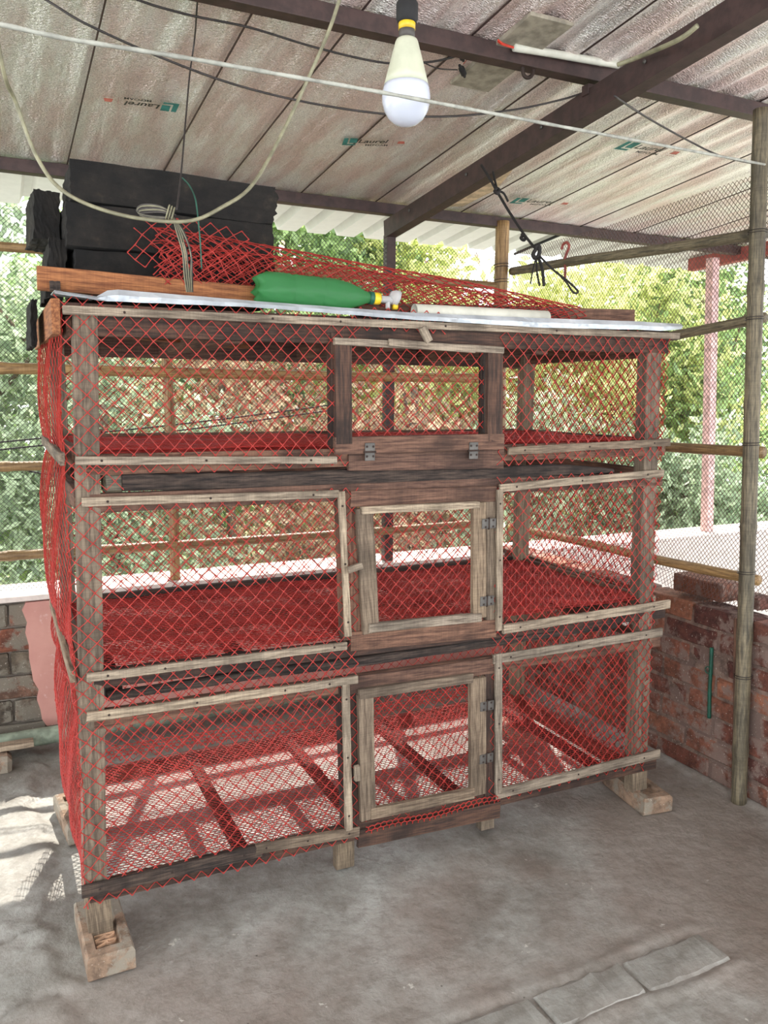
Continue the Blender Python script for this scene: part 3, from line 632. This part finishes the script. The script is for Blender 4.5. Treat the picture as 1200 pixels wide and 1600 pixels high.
# black slabs
def slab(x0, x1, y0, y1, z0, z1, rot, label, ragged=False, name='black_slab'):
    bm = bmesh.new(); bmesh.ops.create_cube(bm, size=1); sx, sy, sz = x1-x0, y1-y0, z1-z0
    for v in bm.verts: v.co = Vector((v.co.x*sx, v.co.y*sy, v.co.z*sz))
    bmesh.ops.subdivide_edges(bm, edges=bm.edges[:], cuts=9, use_grid_fill=True)
    for v in bm.verts:
        j = .0022
        if ragged and v.co.x > sx*.48: v.co.x += random.uniform(-.016, .004)
        v.co += Vector((random.uniform(-j, j), random.uniform(-j, j), random.uniform(-j, j)))
    me = bpy.data.meshes.new('slab'); bm.to_mesh(me); bm.free()
    M = Matrix.Translation(((x0+x1)/2, (y0+y1)/2, (z0+z1)/2)) @ Matrix.Rotation(rot[1], 4, 'Y') @ Matrix.Rotation(rot[0], 4, 'Z')
    return tag(mk(name, me, M_SOOT, None, M), label, 'slab')
slab(.02, .52, .21, .52, TOPZ+.04, TOPZ+.145, (0, 0), 'black sooty slab, lowest of the stack on the cage top')
slab(.0, .51, .20, .50, TOPZ+.148, TOPZ+.245, (.02, .01), 'black sooty slab in the middle of the stack on the cage top')
slab(.02, .53, .205, .50, TOPZ+.25, TOPZ+.345, (-.02, .022), 'black sooty slab topmost of the stack, with a ragged broken end', True)
slab(-.067, -.008, .30, .50, TOPZ+.175, TOPZ+.292, (.05, .06), 'short grey-black slab end leaning at the side of the stack')
slab(-.04, .0, .24, .50, TOPZ+.03, TOPZ+.17, (.0, .10), 'narrow dark slab propped upright beneath the leaning slab end')
slab(-.083, -.07, .25, .50, ZT-.06, ZT+.05, (.0, .05), 'thin dark board hanging down beside the cage top corner', name='dark_board')
bm = bmesh.new(); bmesh.ops.create_icosphere(bm, subdivisions=3, radius=.5)
for v in bm.verts: v.co = Vector((v.co.x*.05, v.co.y*.03, v.co.z*.028))*random.uniform(.7, 1.15)
me = bpy.data.meshes.new('scrap'); bm.to_mesh(me); bm.free(); p = PX(1, .06, 982, 972)
tag(mk('plastic_scrap', me, M_COPE, None, Matrix.Translation((p[0], p[1], p[2]))), 'crumpled white plastic scrap stuck between the middle and bottom tiers', 'scrap')
# roll of spare red net
RL = PX(1, .13, 178, 385); RRt = PX(1, .13, 905, 470)
def roll(rad, k, seed, x0, x1, ra, rb):
    def P(u, v):
        f = np.clip(u/(x1-x0), 0, 1); a = v/ra*1.0+seed; rr = (ra*(1-f)+rb*f)*(rad+.02*np.sin(a*2+u*7))*(1+.04*np.sin(u*9+seed*3))
        zc = TOPZ+.012+np.interp(f, [0, .3, .65, 1], [.098, .088, .060, .030]) ; yc = .125+.01*np.sin(u*5)
        return np.stack([x0+u+.012*np.sin(a*3+seed), yc+rr*.8*np.cos(a), zc+rr*1.0*np.sin(a)], -1)
    return P
rollt = thing('net_roll', (.75, .13, TOPZ), 'long loose roll of spare red netting lying on the cage top', 'net roll')
x0, x1 = .20, 1.46
for k, (rad, sd) in enumerate(((1.0, 0), (.70, 1.3))):
    net('net_layer', roll(rad, k, sd, x0+.0*k, x1-.03*k, .085, .038), x1-x0-.03*k, 2*math.pi*.085*.97, A1*1.12, .0016, M_NET, rollt, jit=.0012+.001*k)
# the loose open corner at its end
def corner(u, v):
    f = u/.30
    return np.stack([.105+u, .105-.03*np.sin(f*2)+.01*np.sin(v*20), TOPZ+.065+v*(1-.25*f)+.02*f+.02*np.sin(u*9)], -1)
net('loose_corner', corner, .30, .13, A1*1.02, .0015, M_NET, rollt, jit=.0012, mask=lambda u, v: (v < .03+u*1.6) & (v > .05-u*.6))
# bottle
def axis_M(A, B):
    A = Vector([float(c) for c in A]); B = Vector([float(c) for c in B]); z = (B-A).normalized(); y = Vector((0, 1, 0)); y = (y-z*z.dot(y)).normalized(); x = y.cross(z)
    return Matrix(((x.x, y.x, z.x, A.x), (x.y, y.y, z.y, A.y), (x.z, y.z, z.z, A.z), (0, 0, 0, 1))), (B-A).length
BY = .032; A = PX(1, BY, 396, 449); B = PX(1, BY, 583, 466); M, L = axis_M(A, B)
bot = thing('plastic_bottle', A, 'green plastic bottle with yellow cap lying on the tin sheet', 'bottle')
prof = [(.012, .012), (.028, .0), (.036, .008), (.0395, .03), (.0405, .06), (.040, .088), (.0375, .093), (.0375, .096), (.0395, .102), (.0385, .13), (.0395, .165), (.037, .170), (.037, .174), (.0392, .18), (.0385, .21), (.033, .245), (.024, .275), (.0155, .295), (.0135, .305)]
k = L/.318; n = 40; V, F = [], []
PRF = [(r, z) for r, z in prof]
for r, z in PRF:
    for a in range(n):
        an = 2*math.pi*a/n; lob = 1-(.13*abs(math.sin(an*2.5)) if z < .03 else 0)*max(0, 1-z/.035)
        V.append((r*lob*1.02*math.cos(an), r*lob*1.02*math.sin(an), z*k+(.012*abs(math.sin(an*2.5)) if z < .01 else 0)))
m_ = len(PRF); F = [[i*n+a, i*n+(a+1) % n, (i+1)*n+(a+1) % n, (i+1)*n+a] for i in range(m_-1) for a in range(n)]+[list(range(n))[::-1]]
mk('bottle_body', mesh_py('bottle', V, F, True), M_PET, bot, M)
ring = [(.0, .0), (.0150, .0), (.0155, .002), (.0155, .016), (.0145, .018), (0, .018)]
mk('neck_ring', lathe_me([(0, -.012), (.0165, -.012), (.0165, -.001), (0, -.001)], 24), M_GREENP, bot, M @ Matrix.Translation((0, 0, L)))
mk('cap', lathe_me(ring, 20), M_YEL, bot, M @ Matrix.Translation((0, 0, L)))
mk('spout', lathe_me([(0, 0), (.009, 0), (.009, .03), (.012, .034), (.0, .036)], 20), M_CLEAR, bot, M @ Matrix.Translation((0, 0, L+.017)))
q = PX(1, BY, 617, 465)
mk('drinking_cup', lathe_me([(0, -.016), (.012, -.014), (.019, -.004), (.021, .008), (.0, .010)], 24), M_CLEAR, bot, Matrix.Translation(Vector([float(c) for c in q])) @ Matrix.Rotation(math.pi/2+.3, 4, 'Y') )
q = PX(1, BY, 617, 479)
mk('valve', lathe_me([(0, -.006), (.008, -.006), (.008, .006), (0, .006)], 16), M_YEL, bot, Matrix.Translation(Vector([float(c) for c in q])) @ Matrix.Rotation(math.pi/2, 4, 'Y'))
q = PX(1, BY, 606, 475)
mk('outlet', lathe_me([(0, -.012), (.006, -.012), (.006, .012), (0, .012)], 14), M_CLEAR, bot, Matrix.Translation(Vector([float(c) for c in q])))
# white pipe
A = PX(1, .03, 647, 487); B = PX(1, .03, 854, 497); M, L = frame_M(A, B)
n = 24; V, F = [], []
for xx in (-L/2, L/2):
    for rr in (.0205, .0185):
        for a in range(n): V.append((xx, rr*math.cos(2*math.pi*a/n), rr*math.sin(2*math.pi*a/n)))
for a in range(n):
    c = (a+1) % n; F += [[a, 2*n+a, 2*n+c, c], [n+a, n+c, 3*n+c, 3*n+a], [a, c, n+c, n+a], [2*n+a, 3*n+a, 3*n+c, 2*n+c]]
tag(mk('plastic_pipe', mesh_py('pipe', V, F, True), M_PVC, None, M), 'short white plastic pipe lying on the tin sheet', 'pipe')

# ================================================================ FOOT BRICKS
def foot_brick(cx, cy, rotz, label, letters=None, H=.06):
    w, l = .108, .25; V = [] ; fx, fy, fd = .03, .092, .013
    bm = bmesh.new(); bmesh.ops.create_cube(bm, size=1)
    for v in bm.verts: v.co = Vector((v.co.x*w, v.co.y*l, v.co.z*H))
    bmesh.ops.subdivide_edges(bm, edges=bm.edges[:], cuts=1, use_grid_fill=True)
    bm.free()
    def P(x, y, z): V.append((x, y, z)); return len(V)-1
    F = []; b = .008
    lo = [P(-w/2+b*.4, -l/2+b, -H/2), P(w/2-b*.4, -l/2+b, -H/2), P(w/2-b*.4, l/2-b, -H/2), P(-w/2+b*.4, l/2-b, -H/2)]
    o1 = [P(-w/2, -l/2, -H/2+b), P(w/2, -l/2, -H/2+b), P(w/2, l/2, -H/2+b), P(-w/2, l/2, -H/2+b)]
    o2 = [P(-w/2, -l/2, H/2-b), P(w/2, -l/2, H/2-b), P(w/2, l/2, H/2-b), P(-w/2, l/2, H/2-b)]
    tp = [P(-w/2+b*.6, -l/2+b*.8, H/2), P(w/2-b*.6, -l/2+b*.8, H/2), P(w/2-b*.6, l/2-b*.8, H/2), P(-w/2+b*.6, l/2-b*.8, H/2)]
    fr_ = [P(-fx, -fy, H/2), P(fx, -fy, H/2), P(fx, fy, H/2), P(-fx, fy, H/2)]
    fb_ = [P(-fx+.004, -fy+.006, H/2-fd), P(fx-.004, -fy+.006, H/2-fd), P(fx-.004, fy-.006, H/2-fd), P(-fx+.004, fy-.006, H/2-fd)]
    F.append(lo[::-1])
    for a, c in ((lo, o1), (o1, o2), (o2, tp), (tp, fr_), (fr_, fb_)):
        for i in range(4): F.append([a[i], a[(i+1) % 4], c[(i+1) % 4], c[i]])
    F.append(fb_)
    M = Matrix.Translation((cx, cy, H/2+.001)) @ Matrix.Rotation(rotz, 4, 'Z')
    o = tag(mk('brick', mesh_py('foot_brick', V, F), M_FOOT, None, M), label, 'brick')
    if letters:
        me = text_me(letters, .042, .003)
        for v_ in me.vertices: v_.co.y *= 1.65
        mk('brick_lettering', me, M_CLAY, o, M @ Matrix.Translation((-.026, -.014, H/2-fd+.002)) @ Matrix.Rotation(-math.pi/2, 4, 'Z'))
    return o
def text_me(s, size, ext=0.0, shear=0.0, width=None):
    cu = bpy.data.curves.new('lettering', 'FONT'); cu.body = s; cu.size = size; cu.extrude = ext; cu.shear = shear; cu.offset = .02*size if ext == 0 else 0; cu.resolution_u = 3
    o = bpy.data.objects.new('tmp', cu); COL.objects.link(o); bpy.context.view_layer.update()
    me = bpy.data.meshes.new_from_object(o); bpy.data.objects.remove(o)
    if width:
        xs = [v.co.x for v in me.vertices]; k = width/(max(xs)-min(xs)); x0 = min(xs)
        for v in me.vertices: v.co.x = (v.co.x-x0)*k; v.co.y *= k
    me.materials.clear(); return me
foot_brick(.0, .03, .03, 'brick with pressed letters under the cage leg nearest the camera', 'IRR')
foot_brick(1.735, .06, -.14, 'brick with a hollow top under the cage leg beside the brick wall', None)
foot_brick(.0, .665, .1, 'brick under the rear cage leg on the sunlit side')
foot_brick(1.66, .665, .05, 'brick under the rear cage leg towards the brick wall')

# ================================================================ BY THE BACK WALL
tag(pole('concrete_pipe', (-1.0, 1.26, .068), (2.0, 1.30, .068), .033, M_BAMBOOG, None, wob=.001), 'grey-green drain pipe lying along the foot of the parapet', 'pipe')
M_ = WM[list(WM)[-1]]
bpy.data.objects['concrete_pipe'].data.materials[0] = plain('mossy_pipe', (134, 146, 128), .8, 0, .5)
A = PX(1, 1.18, -60, 1190); B = PX(1, 1.18, 55, 1171)
tag(beam('plank', (A[0], 1.19, .085), (-.105, 1.19, .085), .05, .018, M_BAT, cuts=4), 'short grey plank resting in front of the drain pipe', 'plank')
tag(beam('stone_block', (-.32, 1.16, .036), (-.18, 1.16, .036), .09, .07, M_FOOT, bev=.016, jit=.003), 'rounded block holding up the short grey plank', 'block')
# green stick hanging on the brick wall
pts = [PX(0, XR-.012, *q) for q in ((1112, 1012), (1111, 1040), (1109, 1075), (1108, 1122))]
st_ = tag(cable('green_stick', pts, .007, M_GREENP, n=6), 'dark green plastic strip hanging on the brick wall', 'strip')
st_.data.vertices.foreach_get
q = PX(0, XR-.02, 1106, 1047); cable('knot', [q+np.array([0, .012*math.cos(a), .012*math.sin(a)]) for a in np.linspace(0, 6, 14)], .0022, M_TEAL, st_, 5, 1)

# ================================================================ CEILING FITTINGS AND CABLES
def cab(name, px, r, mat, label, cat='cable', n=7, lim=.975):
    P = [PD(x, y, d, lim) for x, y, d in px]
    for i, (x, y, d) in ((0, px[0]), (-1, px[-1])):        # ends outside the picture run up to the roof
        if y < 0 or x <= 0:
            e = P[i]+(P[i]-P[1 if i == 0 else -2])*1.5; e = np.array([e[0], e[1], roof_z(e[1])-.004])
            P = [e]+P if i == 0 else P+[e]
    return tag(cable(name, P, r, mat, None, n), label, cat)
# bulb
bd = 1.17; q = PD(635, 118, bd, 2)
bulb = thing('light_bulb', q, 'white bulb hanging from a black holder in front of the foil ceiling', 'light bulb')
T = Matrix.Translation(Vector([float(c) for c in q])); s = bd/FPX
def zz(y): return (118-y)*s
def lp(pairs): return [(r*s, zz(y)) for r, y in pairs]
mk('dome', lathe_me(lp([(.01, 193), (8, 192.5), (18, 189), (27, 182), (34, 171), (37.5, 158), (38, 150), (36.5, 139), (35, 133)]), 40), M_DOME, bulb, T)
mk('bulb_body', lathe_me(lp([(35, 133.5), (31, 118), (25, 95), (20, 78), (18, 70), (16, 66), (12.5, 64)]), 40), M_BULB, bulb, T)
mk('metal_collar', lathe_me(lp([(12.5, 65), (12.5, 51), (11, 50)]), 24), M_GALV, bulb, T)
mk('yellow_ring', lathe_me(lp([(13, 52), (13.2, 42), (12, 41)]), 24), M_YEL, bulb, T)
mk('holder', lathe_me(lp([(12, 42), (15, 41), (15.5, 38), (17, 36), (17, 14), (14.5, 11), (13.5, -4), (12, -14), (4, -20)]), 24), M_BLK, bulb, T)
top = np.array(q)+np.array([0, 0, zz(-18)]); 
cable('flex', [top, np.array([top[0], top[1], roof_z(top[1])-.002])], .003, M_BLK, bulb)
# ceiling board, tube, hook
a = PR(833, 17)
n_ = Vector((0, RK, 1)).normalized()
M, L = frame_M((1.17, -.09, roof_z(-.09)-.012), (1.17, .315, roof_z(.315)-.012)); bd_ = mk('ceiling_board', box_me(L, .135, .012, .002, .001, 4), M_BOARD, None, M); tag(bd_, 'dusty white board tucked between the purlin and the foil', 'board')
A = PD(800, 68, 3, .955); B = PD(967, 101, 3, .955)
A = np.array([1.13, .045, roof_z(.05)-.045]); A = PX(1, .05, 803, 74); B = PX(1, .05, 966, 101)
tag(pole('conduit', A, B, .0105, M_PVC, None, wob=.001), 'white conduit tube clipped along the front purlin', 'conduit')
for k_ in (0, 1): cab('red_wire', [(778, 62+k_*3, 2.2), (786, 68+k_*2, 2.15), (803, 74+k_, 2.15)], .0022, M_RED, ['upper red wire poking from the end of the white conduit', 'lower red wire poking from the end of the white conduit'][k_], 'wire')
cab('flexible_conduit', [(965, 101, 2.15), (1000, 88, 2.1), (1060, 62, 1.95), (1090, 40, 1.9)], .006, M_CABG, 'grey cable leaving the white conduit along the rafter', lim=.955)
pts = [PX(1, .085, *q_) for q_ in ((817, 92), (817, 112), (821, 120), (827, 121), (833, 113), (833, 97))]
tag(cable('iron_hook', pts, .0055, M_RUST), 'rusty iron loop hanging from the front purlin', 'hook')
cab('cable', [(0, 85, 1.6), (25, 160, 1.7), (60, 250, 1.74), (105, 303, 1.75), (190, 336, 1.76), (290, 346, 1.77), (350, 322, 1.8), (395, 288, 1.85), (440, 210, 1.9), (485, 115, 1.9), (515, 45, 1.85), (535, -15, 1.8)], .0042, M_CABG, 'thick grey-green cable drooping in a loop over the cage top')
cab('cable', [(40, -15, 1.9), (130, 35, 1.9), (240, 85, 2.0), (360, 130, 2.1), (480, 160, 2.2), (600, 178, 2.2), (700, 182, 2.3), (800, 172, 2.4), (880, 155, 2.4), (928, 139, 2.4)], .0030, M_CABLE, 'long dark cable sagging below the bulb to the rafter')
cab('cable', [(200, -6, 2.0), (290, 22, 2.0), (390, 43, 2.1), (500, 76, 2.2), (600, 98, 2.3), (670, 97, 2.4), (716, 87, 2.5)], .0030, M_CABLE, 'dark cable passing behind the bulb to a taped joint')
cab('cable', [(660, 97, 2.4), (685, 107, 2.45), (715, 109, 2.5)], .0018, M_CABLE, 'thin dark branch wire ending at the lower taped joint', 'wire')
cab('cable', [(960, 150, 2.1), (1010, 183, 2.3), (1080, 222, 2.5), (1130, 245, 2.6), (1190, 258, 2.7)], .0028, M_CABLE, 'dark cable from the rafter to the bamboo post')
for (x, y, l, r) in ((720, 86, 'upper black taped wire joint under the foil print', .9), (722, 111, 'lower black taped wire joint beside the ceiling board', -.5)):
    A = PD(x-4, y-9, 2.5); B = PD(x+4, y+9, 2.5); tag(mk('taped_joint', tube_me(crom([A, (A+B)/2+np.array([.002, 0, 0]), B], 5), [.004]*3+[.009]*5+[.004]*3, 8), M_BLK), l, 'wire joint')
cab('red_wire', [(724, 100, 2.45), (738, 85, 2.4), (760, 78, 2.35)], .0016, M_REDI, 'reddish thin wire rising from the taped joints', 'wire')
cab('wire', [(309, -10, 2.1), (304, 60, 2.1), (296, 120, 2.1), (289, 200, 2.0), (283, 270, 1.95), (276, 328, 1.9)], .0022, M_CABLE, 'thin dark wire hanging straight down to the wire bundle')
cab('wire', [(285, 278, 2.0), (296, 290, 1.97), (305, 310, 1.92), (309, 338, 1.9), (313, 380, 1.9), (315, 420, 1.92)], .0018, M_TEAL, 'short teal cord beside the wire bundle')
# pale rope across the picture
pr = [PD(x, y, d, .99) for x, y, d in ((-60, 28, 1.0), (0, 38, 1.05), (100, 62, 1.12), (300, 93, 1.25), (600, 146, 1.45))] + [PD(900, 203, 1.95), np.array([2.03, .0, PX(1, .0, 1195, 257)[2]])]
pr = [PD(-60, 26, .98), PD(100, 58, 1.05), PD(600, 146, 1.12), PD(900, 201, 1.6), PD(1193, 257, 2.62)]
L0 = [PD(-60, 27, .95, 2), PD(300, 93, 1.0, 2), PD(600, 145, 1.06, 2), PD(900, 200, 1.3, 2), PD(1195, 257, 2.45, 2)]
t = np.linspace(0, 1, 60); 
xs = -60+1255*t; ys = np.interp(xs, [-60, 0, 100, 300, 600, 900, 1195], [27, 38, 60, 92, 145, 202, 257]); inv = 1/.66+(1/2.4-1/.66)*t
P = np.array([PD(x, y, 1/i, 2) for x, y, i in zip(xs, ys, inv)]); P[0] = P[1]+(P[1]-P[4])/np.linalg.norm(P[1]-P[4])*1.3; tag(mk('rope', tube_me(P, [(.0022+.0014*(i/60)**2)*(1+.12*math.sin(i*2.1)) for i in range(60)], 8), M_ROPE), 'pale nylon rope stretched across in front of the bulb', 'rope')
# wire bundle with a knot on the cage top
wbn = thing('wire_bundle', PD(275, 335, 1.83), 'grey coil of old wires knotted and draped over the net roll', 'wire bundle')
for k in range(7):
    o_ = random.uniform(-3, 3); pts = [(272+o_, 336, 1.80), (250, 322+k*1.6, 1.79), (222, 320+k*2.2, 1.79), (214+k*.8, 330+k, 1.79), (232, 337+k*.9, 1.785), (268, 340, 1.79)]
    cable('coil_wire', [PD(*p_) for p_ in pts], .0017, M_GALV if k % 3 == 0 else M_CABG if k % 3 == 1 else M_CABLE, wbn, 5, 6)
for k in range(3):
    c = PD(262+k*4, 331+k*2, 1.785); cable('knot', [c+np.array([.004*math.sin(a), -.009*math.cos(a), .014*math.sin(a+.4)]) for a in np.linspace(0, 6.3, 14)], .0018, M_CABG, wbn, 5, 1)
for k in range(8):
    e = random.uniform(-3, 3); f_ = k*3.2
    cable('hanging_wire', [PD(270, 338, 1.80), PD(276+f_*.5, 362, 1.80), PD(284+f_*.7+e, 395, 1.80), PD(288+f_*.55, 430, 1.82), PD(292+f_*.4, 456, 1.85)], .0018, M_CABLE if k % 2 else M_CABG, wbn, 5, 6)
# black rope from the rafter
br = thing('black_rope', PD(838, 392, 2.3), 'knotted black rope slung from the rafter to the net roll', 'rope')
def bc(nm, pts, r=.0035): cable(nm, [PD(x, y, d, 1.5) for x, y, d in pts], r, M_ROPEB, br, 6, 7)
bc('strand', [(752, 258, 2.55), (766, 280, 2.52), (776, 298, 2.5), (795, 330, 2.45), (818, 365, 2.4), (836, 388, 2.35)], .0045)
bc('strand', [(770, 268, 2.55), (774, 285, 2.52), (777, 298, 2.5)])
bc('strand', [(778, 298, 2.5), (787, 302, 2.5), (794, 315, 2.5)])
bc('loop', [(836, 388, 2.33), (841, 383, 2.33), (843, 393, 2.33), (838, 404, 2.33), (833, 398, 2.33), (838, 388, 2.33)], .006)
bc('strand', [(838, 400, 2.33), (832, 425, 2.3), (829, 443, 2.28)], .002)
bc('strand', [(838, 402, 2.33), (839, 425, 2.3), (843, 446, 2.28)], .003)
bc('strand', [(841, 402, 2.33), (847, 420, 2.3), (850, 446, 2.28)], .0045)
bc('strand', [(843, 400, 2.33), (865, 422, 2.3), (888, 440, 2.28), (903, 455, 2.26), (896, 457, 2.26), (884, 440, 2.28), (870, 425, 2.3)], .0032)
for x, y in ((818, 370), (777, 297)): bc('knot', [(x-3, y-4, 2.41), (x+3, y, 2.4), (x+1, y+5, 2.39), (x-4, y+2, 2.4), (x, y-3, 2.4)], .005)
# black cables outside the fence
for i, (p1, p2, z) in enumerate((((-30, 694), (540, 630), 0), ((-30, 706), (540, 638), 0), ((-30, 716), (120, 748), 0))):
    A = PX(1, 1.62, *p1); B = PX(1, 1.62, *p2); mid = (A+B)/2-np.array([0, 0, .01])
    tag(cable('outdoor_cable', [A, mid, B], .0035, M_BLK), ['upper thin black cable running outside the back fence', 'lower black cable running outside the back fence', 'black cable slanting down outside the back fence'][i], 'cable')
# prints on the foil
def foil_print(p0, p1, flip=False):
    A, B = PR(*p0), PR(*p1); Lw = math.hypot(B[0]-A[0], B[1]-A[1]); A[2] = roof_z(A[1]); B[2] = roof_z(B[1])
    x = Vector(B-A).normalized(); nrm = -Vector((0, RK, 1)).normalized(); nrm = (nrm-x*x.dot(nrm)).normalized(); y = nrm.cross(x)
    o = Vector(A)+nrm*.013
    M = Matrix(((x.x, y.x, nrm.x, o.x), (x.y, y.y, nrm.y, o.y), (x.z, y.z, nrm.z, o.z), (0, 0, 0, 1)))
    h = Lw*.30
    g = mesh_py('logo', [(0, 0, 0), (.26*Lw, 0, 0), (.25*Lw, -.012, 0)] and [(0, -.1*h, 0), (.27*Lw, -.1*h, 0), (.28*Lw, .12*h, 0), (.10*Lw, .12*h, 0), (.12*Lw, 1.1*h, 0), (.03*Lw, 1.1*h, 0), (.14*Lw, .28*h, 0), (.29*Lw, .28*h, 0), (.31*Lw, 1.1*h, 0), (.155*Lw, 1.1*h, 0)], [[0, 1, 2, 3, 4, 5], [6, 7, 8, 9]])
    mk('print_logo', g, M_TEALI, ceil, M)
    t1 = text_me('Laurel', .05, 0, .25, width=.62*Lw); mk('print_lettering', t1, M_INK, ceil, M @ Matrix.Translation((.32*Lw, .35*h, 0)))
    t2 = text_me('MEFOAM', .02, 0, 0, width=.46*Lw); mk('print_lettering', t2, M_INK, ceil, M @ Matrix.Translation((.48*Lw, -.16*h, 0)))
    t3 = text_me('IBIB', .02, 0, 0, width=.2*Lw); mk('print_stamp', mesh_py('stamp', [(1.1*Lw, 0, 0), (1.3*Lw, 0, 0), (1.3*Lw, .04*h, 0), (1.1*Lw, .04*h, 0), (1.12*Lw, .25*h, 0), (1.28*Lw, .25*h, 0), (1.26*Lw, .7*h, 0), (1.14*Lw, .7*h, 0), (1.03*Lw, -.1*h, 0), (1.036*Lw, -.1*h, 0), (1.036*Lw, .9*h, 0), (1.03*Lw, .9*h, 0)], [[0, 1, 2, 3], [4, 5, 6, 7], [8, 9, 10, 11]]), M_REDI, ceil, M)
foil_print((280, 157), (188, 146)); foil_print((534, 220), (610, 221)); foil_print((682, 74), (752, 86)); foil_print((960, 226), (1032, 236)); foil_print((796, 312), (864, 316)); foil_print((240, 268), (160, 262))
# peeled paper patch next to the rafter
A = [PR(*q_) for q_ in ((690, 318), (722, 318), (775, 292), (800, 262), (806, 246), (790, 250), (740, 290))]
V = [(p_[0], p_[1], roof_z(p_[1])-.012) for p_ in A]; n = len(V)
mk('peeled_patch', mesh_py('patch', V+[(x, y, z-.001) for x, y, z in V], [list(range(n)), list(range(n, 2*n))[::-1]]+[[i, n+i, n+(i+1) % n, (i+1) % n] for i in range(n)]), M_WARM and plain('peeled_paper', (206, 184, 152), .7), ceil)

# ================================================================ TREES OUTSIDE
def tree(x, y, zb, zt, r, mi, nl, ls, label, name='garden_tree', cx=None):
    t = thing(name, (x, y, -3.15), label, 'tree')
    hm = (zb+zt)/2; hh = (zt-zb)/2
    ncl = 60; cl = rng.normal(0, 1, (ncl, 3)); cl /= np.linalg.norm(cl, axis=1)[:, None]; cl *= (rng.random(ncl)**.4)[:, None]
    C = np.array([x, y, hm])+cl*np.array([r, r*.6, hh]); idx = rng.integers(0, ncl, nl)
    P = C[idx]+rng.normal(0, (.13*r), (nl, 3))
    d = rng.normal(0, 1, (nl, 3)); d[:, 2] -= .5; d /= np.linalg.norm(d, axis=1)[:, None]; s = np.cross(d, rng.normal(0, 1, (nl, 3))); s /= np.linalg.norm(s, axis=1)[:, None]
    L = ls*(.6+.8*rng.random(nl))[:, None]; w = L*.22
    V = np.stack([P, P+d*L*.5+s*w, P+d*L, P+d*L*.5-s*w], 1).reshape(-1, 3); F = np.arange(nl*4).reshape(-1, 4)
    mk('foliage', mesh_np('foliage', V, F), M_LEAF[mi], t)
    tr = [np.array([x, y, -3.15]), np.array([x+.06*r, y, (-3.15+hm)/2]), np.array([x-.05*r, y, hm+hh*.6])]
    mk('trunk', tube_me(crom(tr, 8), np.linspace(.07, .03, 17), 8), M_BARK, t)
    for k in range(5):
        c = C[k*3]; j = tr[1]+(tr[2]-tr[1])*(.3+.12*k); mk('branch', tube_me(crom([j, (j+c)/2+np.array([0, 0, .08]), c], 5), np.linspace(.022, .008, 11), 6), M_BARK, t)
TR = [(-1.4, 4.2, -.9, 3.0, 1.1, 2, 9000, .11, 'dark green tree seen through the fence at the far side of the black slabs'),
      (-.4, 5.2, -.5, 4.2, 1.3, 0, 11000, .10, 'tall grey-green tree outside the fence beyond the black slabs'),
      (.6, 4.3, -1.2, 1.9, 1.1, 0, 11000, .08, 'low grey-green bushy tree behind the left half of the cage'),
      (1.7, 5.2, -1.2, 2.6, 1.2, 3, 11000, .08, 'pale brown dry tree seen through the cage doors'),
      (2.6, 6.4, 0.2, 4.4, 1.4, 2, 11000, .12, 'dark tree rising behind the green bottle under the eave'),
      (3.3, 4.6, -1.2, 2.1, 1.1, 3, 10000, .09, 'dry brown tree behind the right half of the cage'),
      (4.3, 6.0, 0.0, 3.4, 1.3, 1, 11000, .12, 'bright yellow-green tree behind the thin red pole'),
      (4.4, 4.0, -1.2, 1.4, 1.1, 0, 12000, .09, 'pale grey-green shrubby tree below the pink steel post'),
      (5.9, 5.0, -.6, 3.0, 1.3, 1, 11000, .11, 'sunny yellow-green tree between the pink post and the bamboo post'),
      (5.6, 3.6, -1.2, 1.2, 1.0, 0, 12000, .09, 'grey-green leafy tree beside the bamboo post outside'),
      (7.4, 5.2, -.8, 3.4, 1.4, 2, 10000, .11, 'darker green tree beyond the bamboo post'),
      (1.2, 8.5, -1.5, 3.4, 2.2, 2, 11000, .18, 'broad distant tree behind the cage doors'),
      (-2.2, 8.0, -1.5, 2.9, 2.2, 0, 9000, .18, 'broad distant tree at the sunny end of the fence'),
      (5.0, 9.5, -1.5, 3.6, 2.6, 3, 11000, .19, 'broad distant brownish tree behind the thin red pole'),
      (9.2, 8.0, -1.5, 4.0, 2.6, 1, 10000, .19, 'broad distant yellow-green tree past the bamboo post')]
for a in TR: tree(*a)
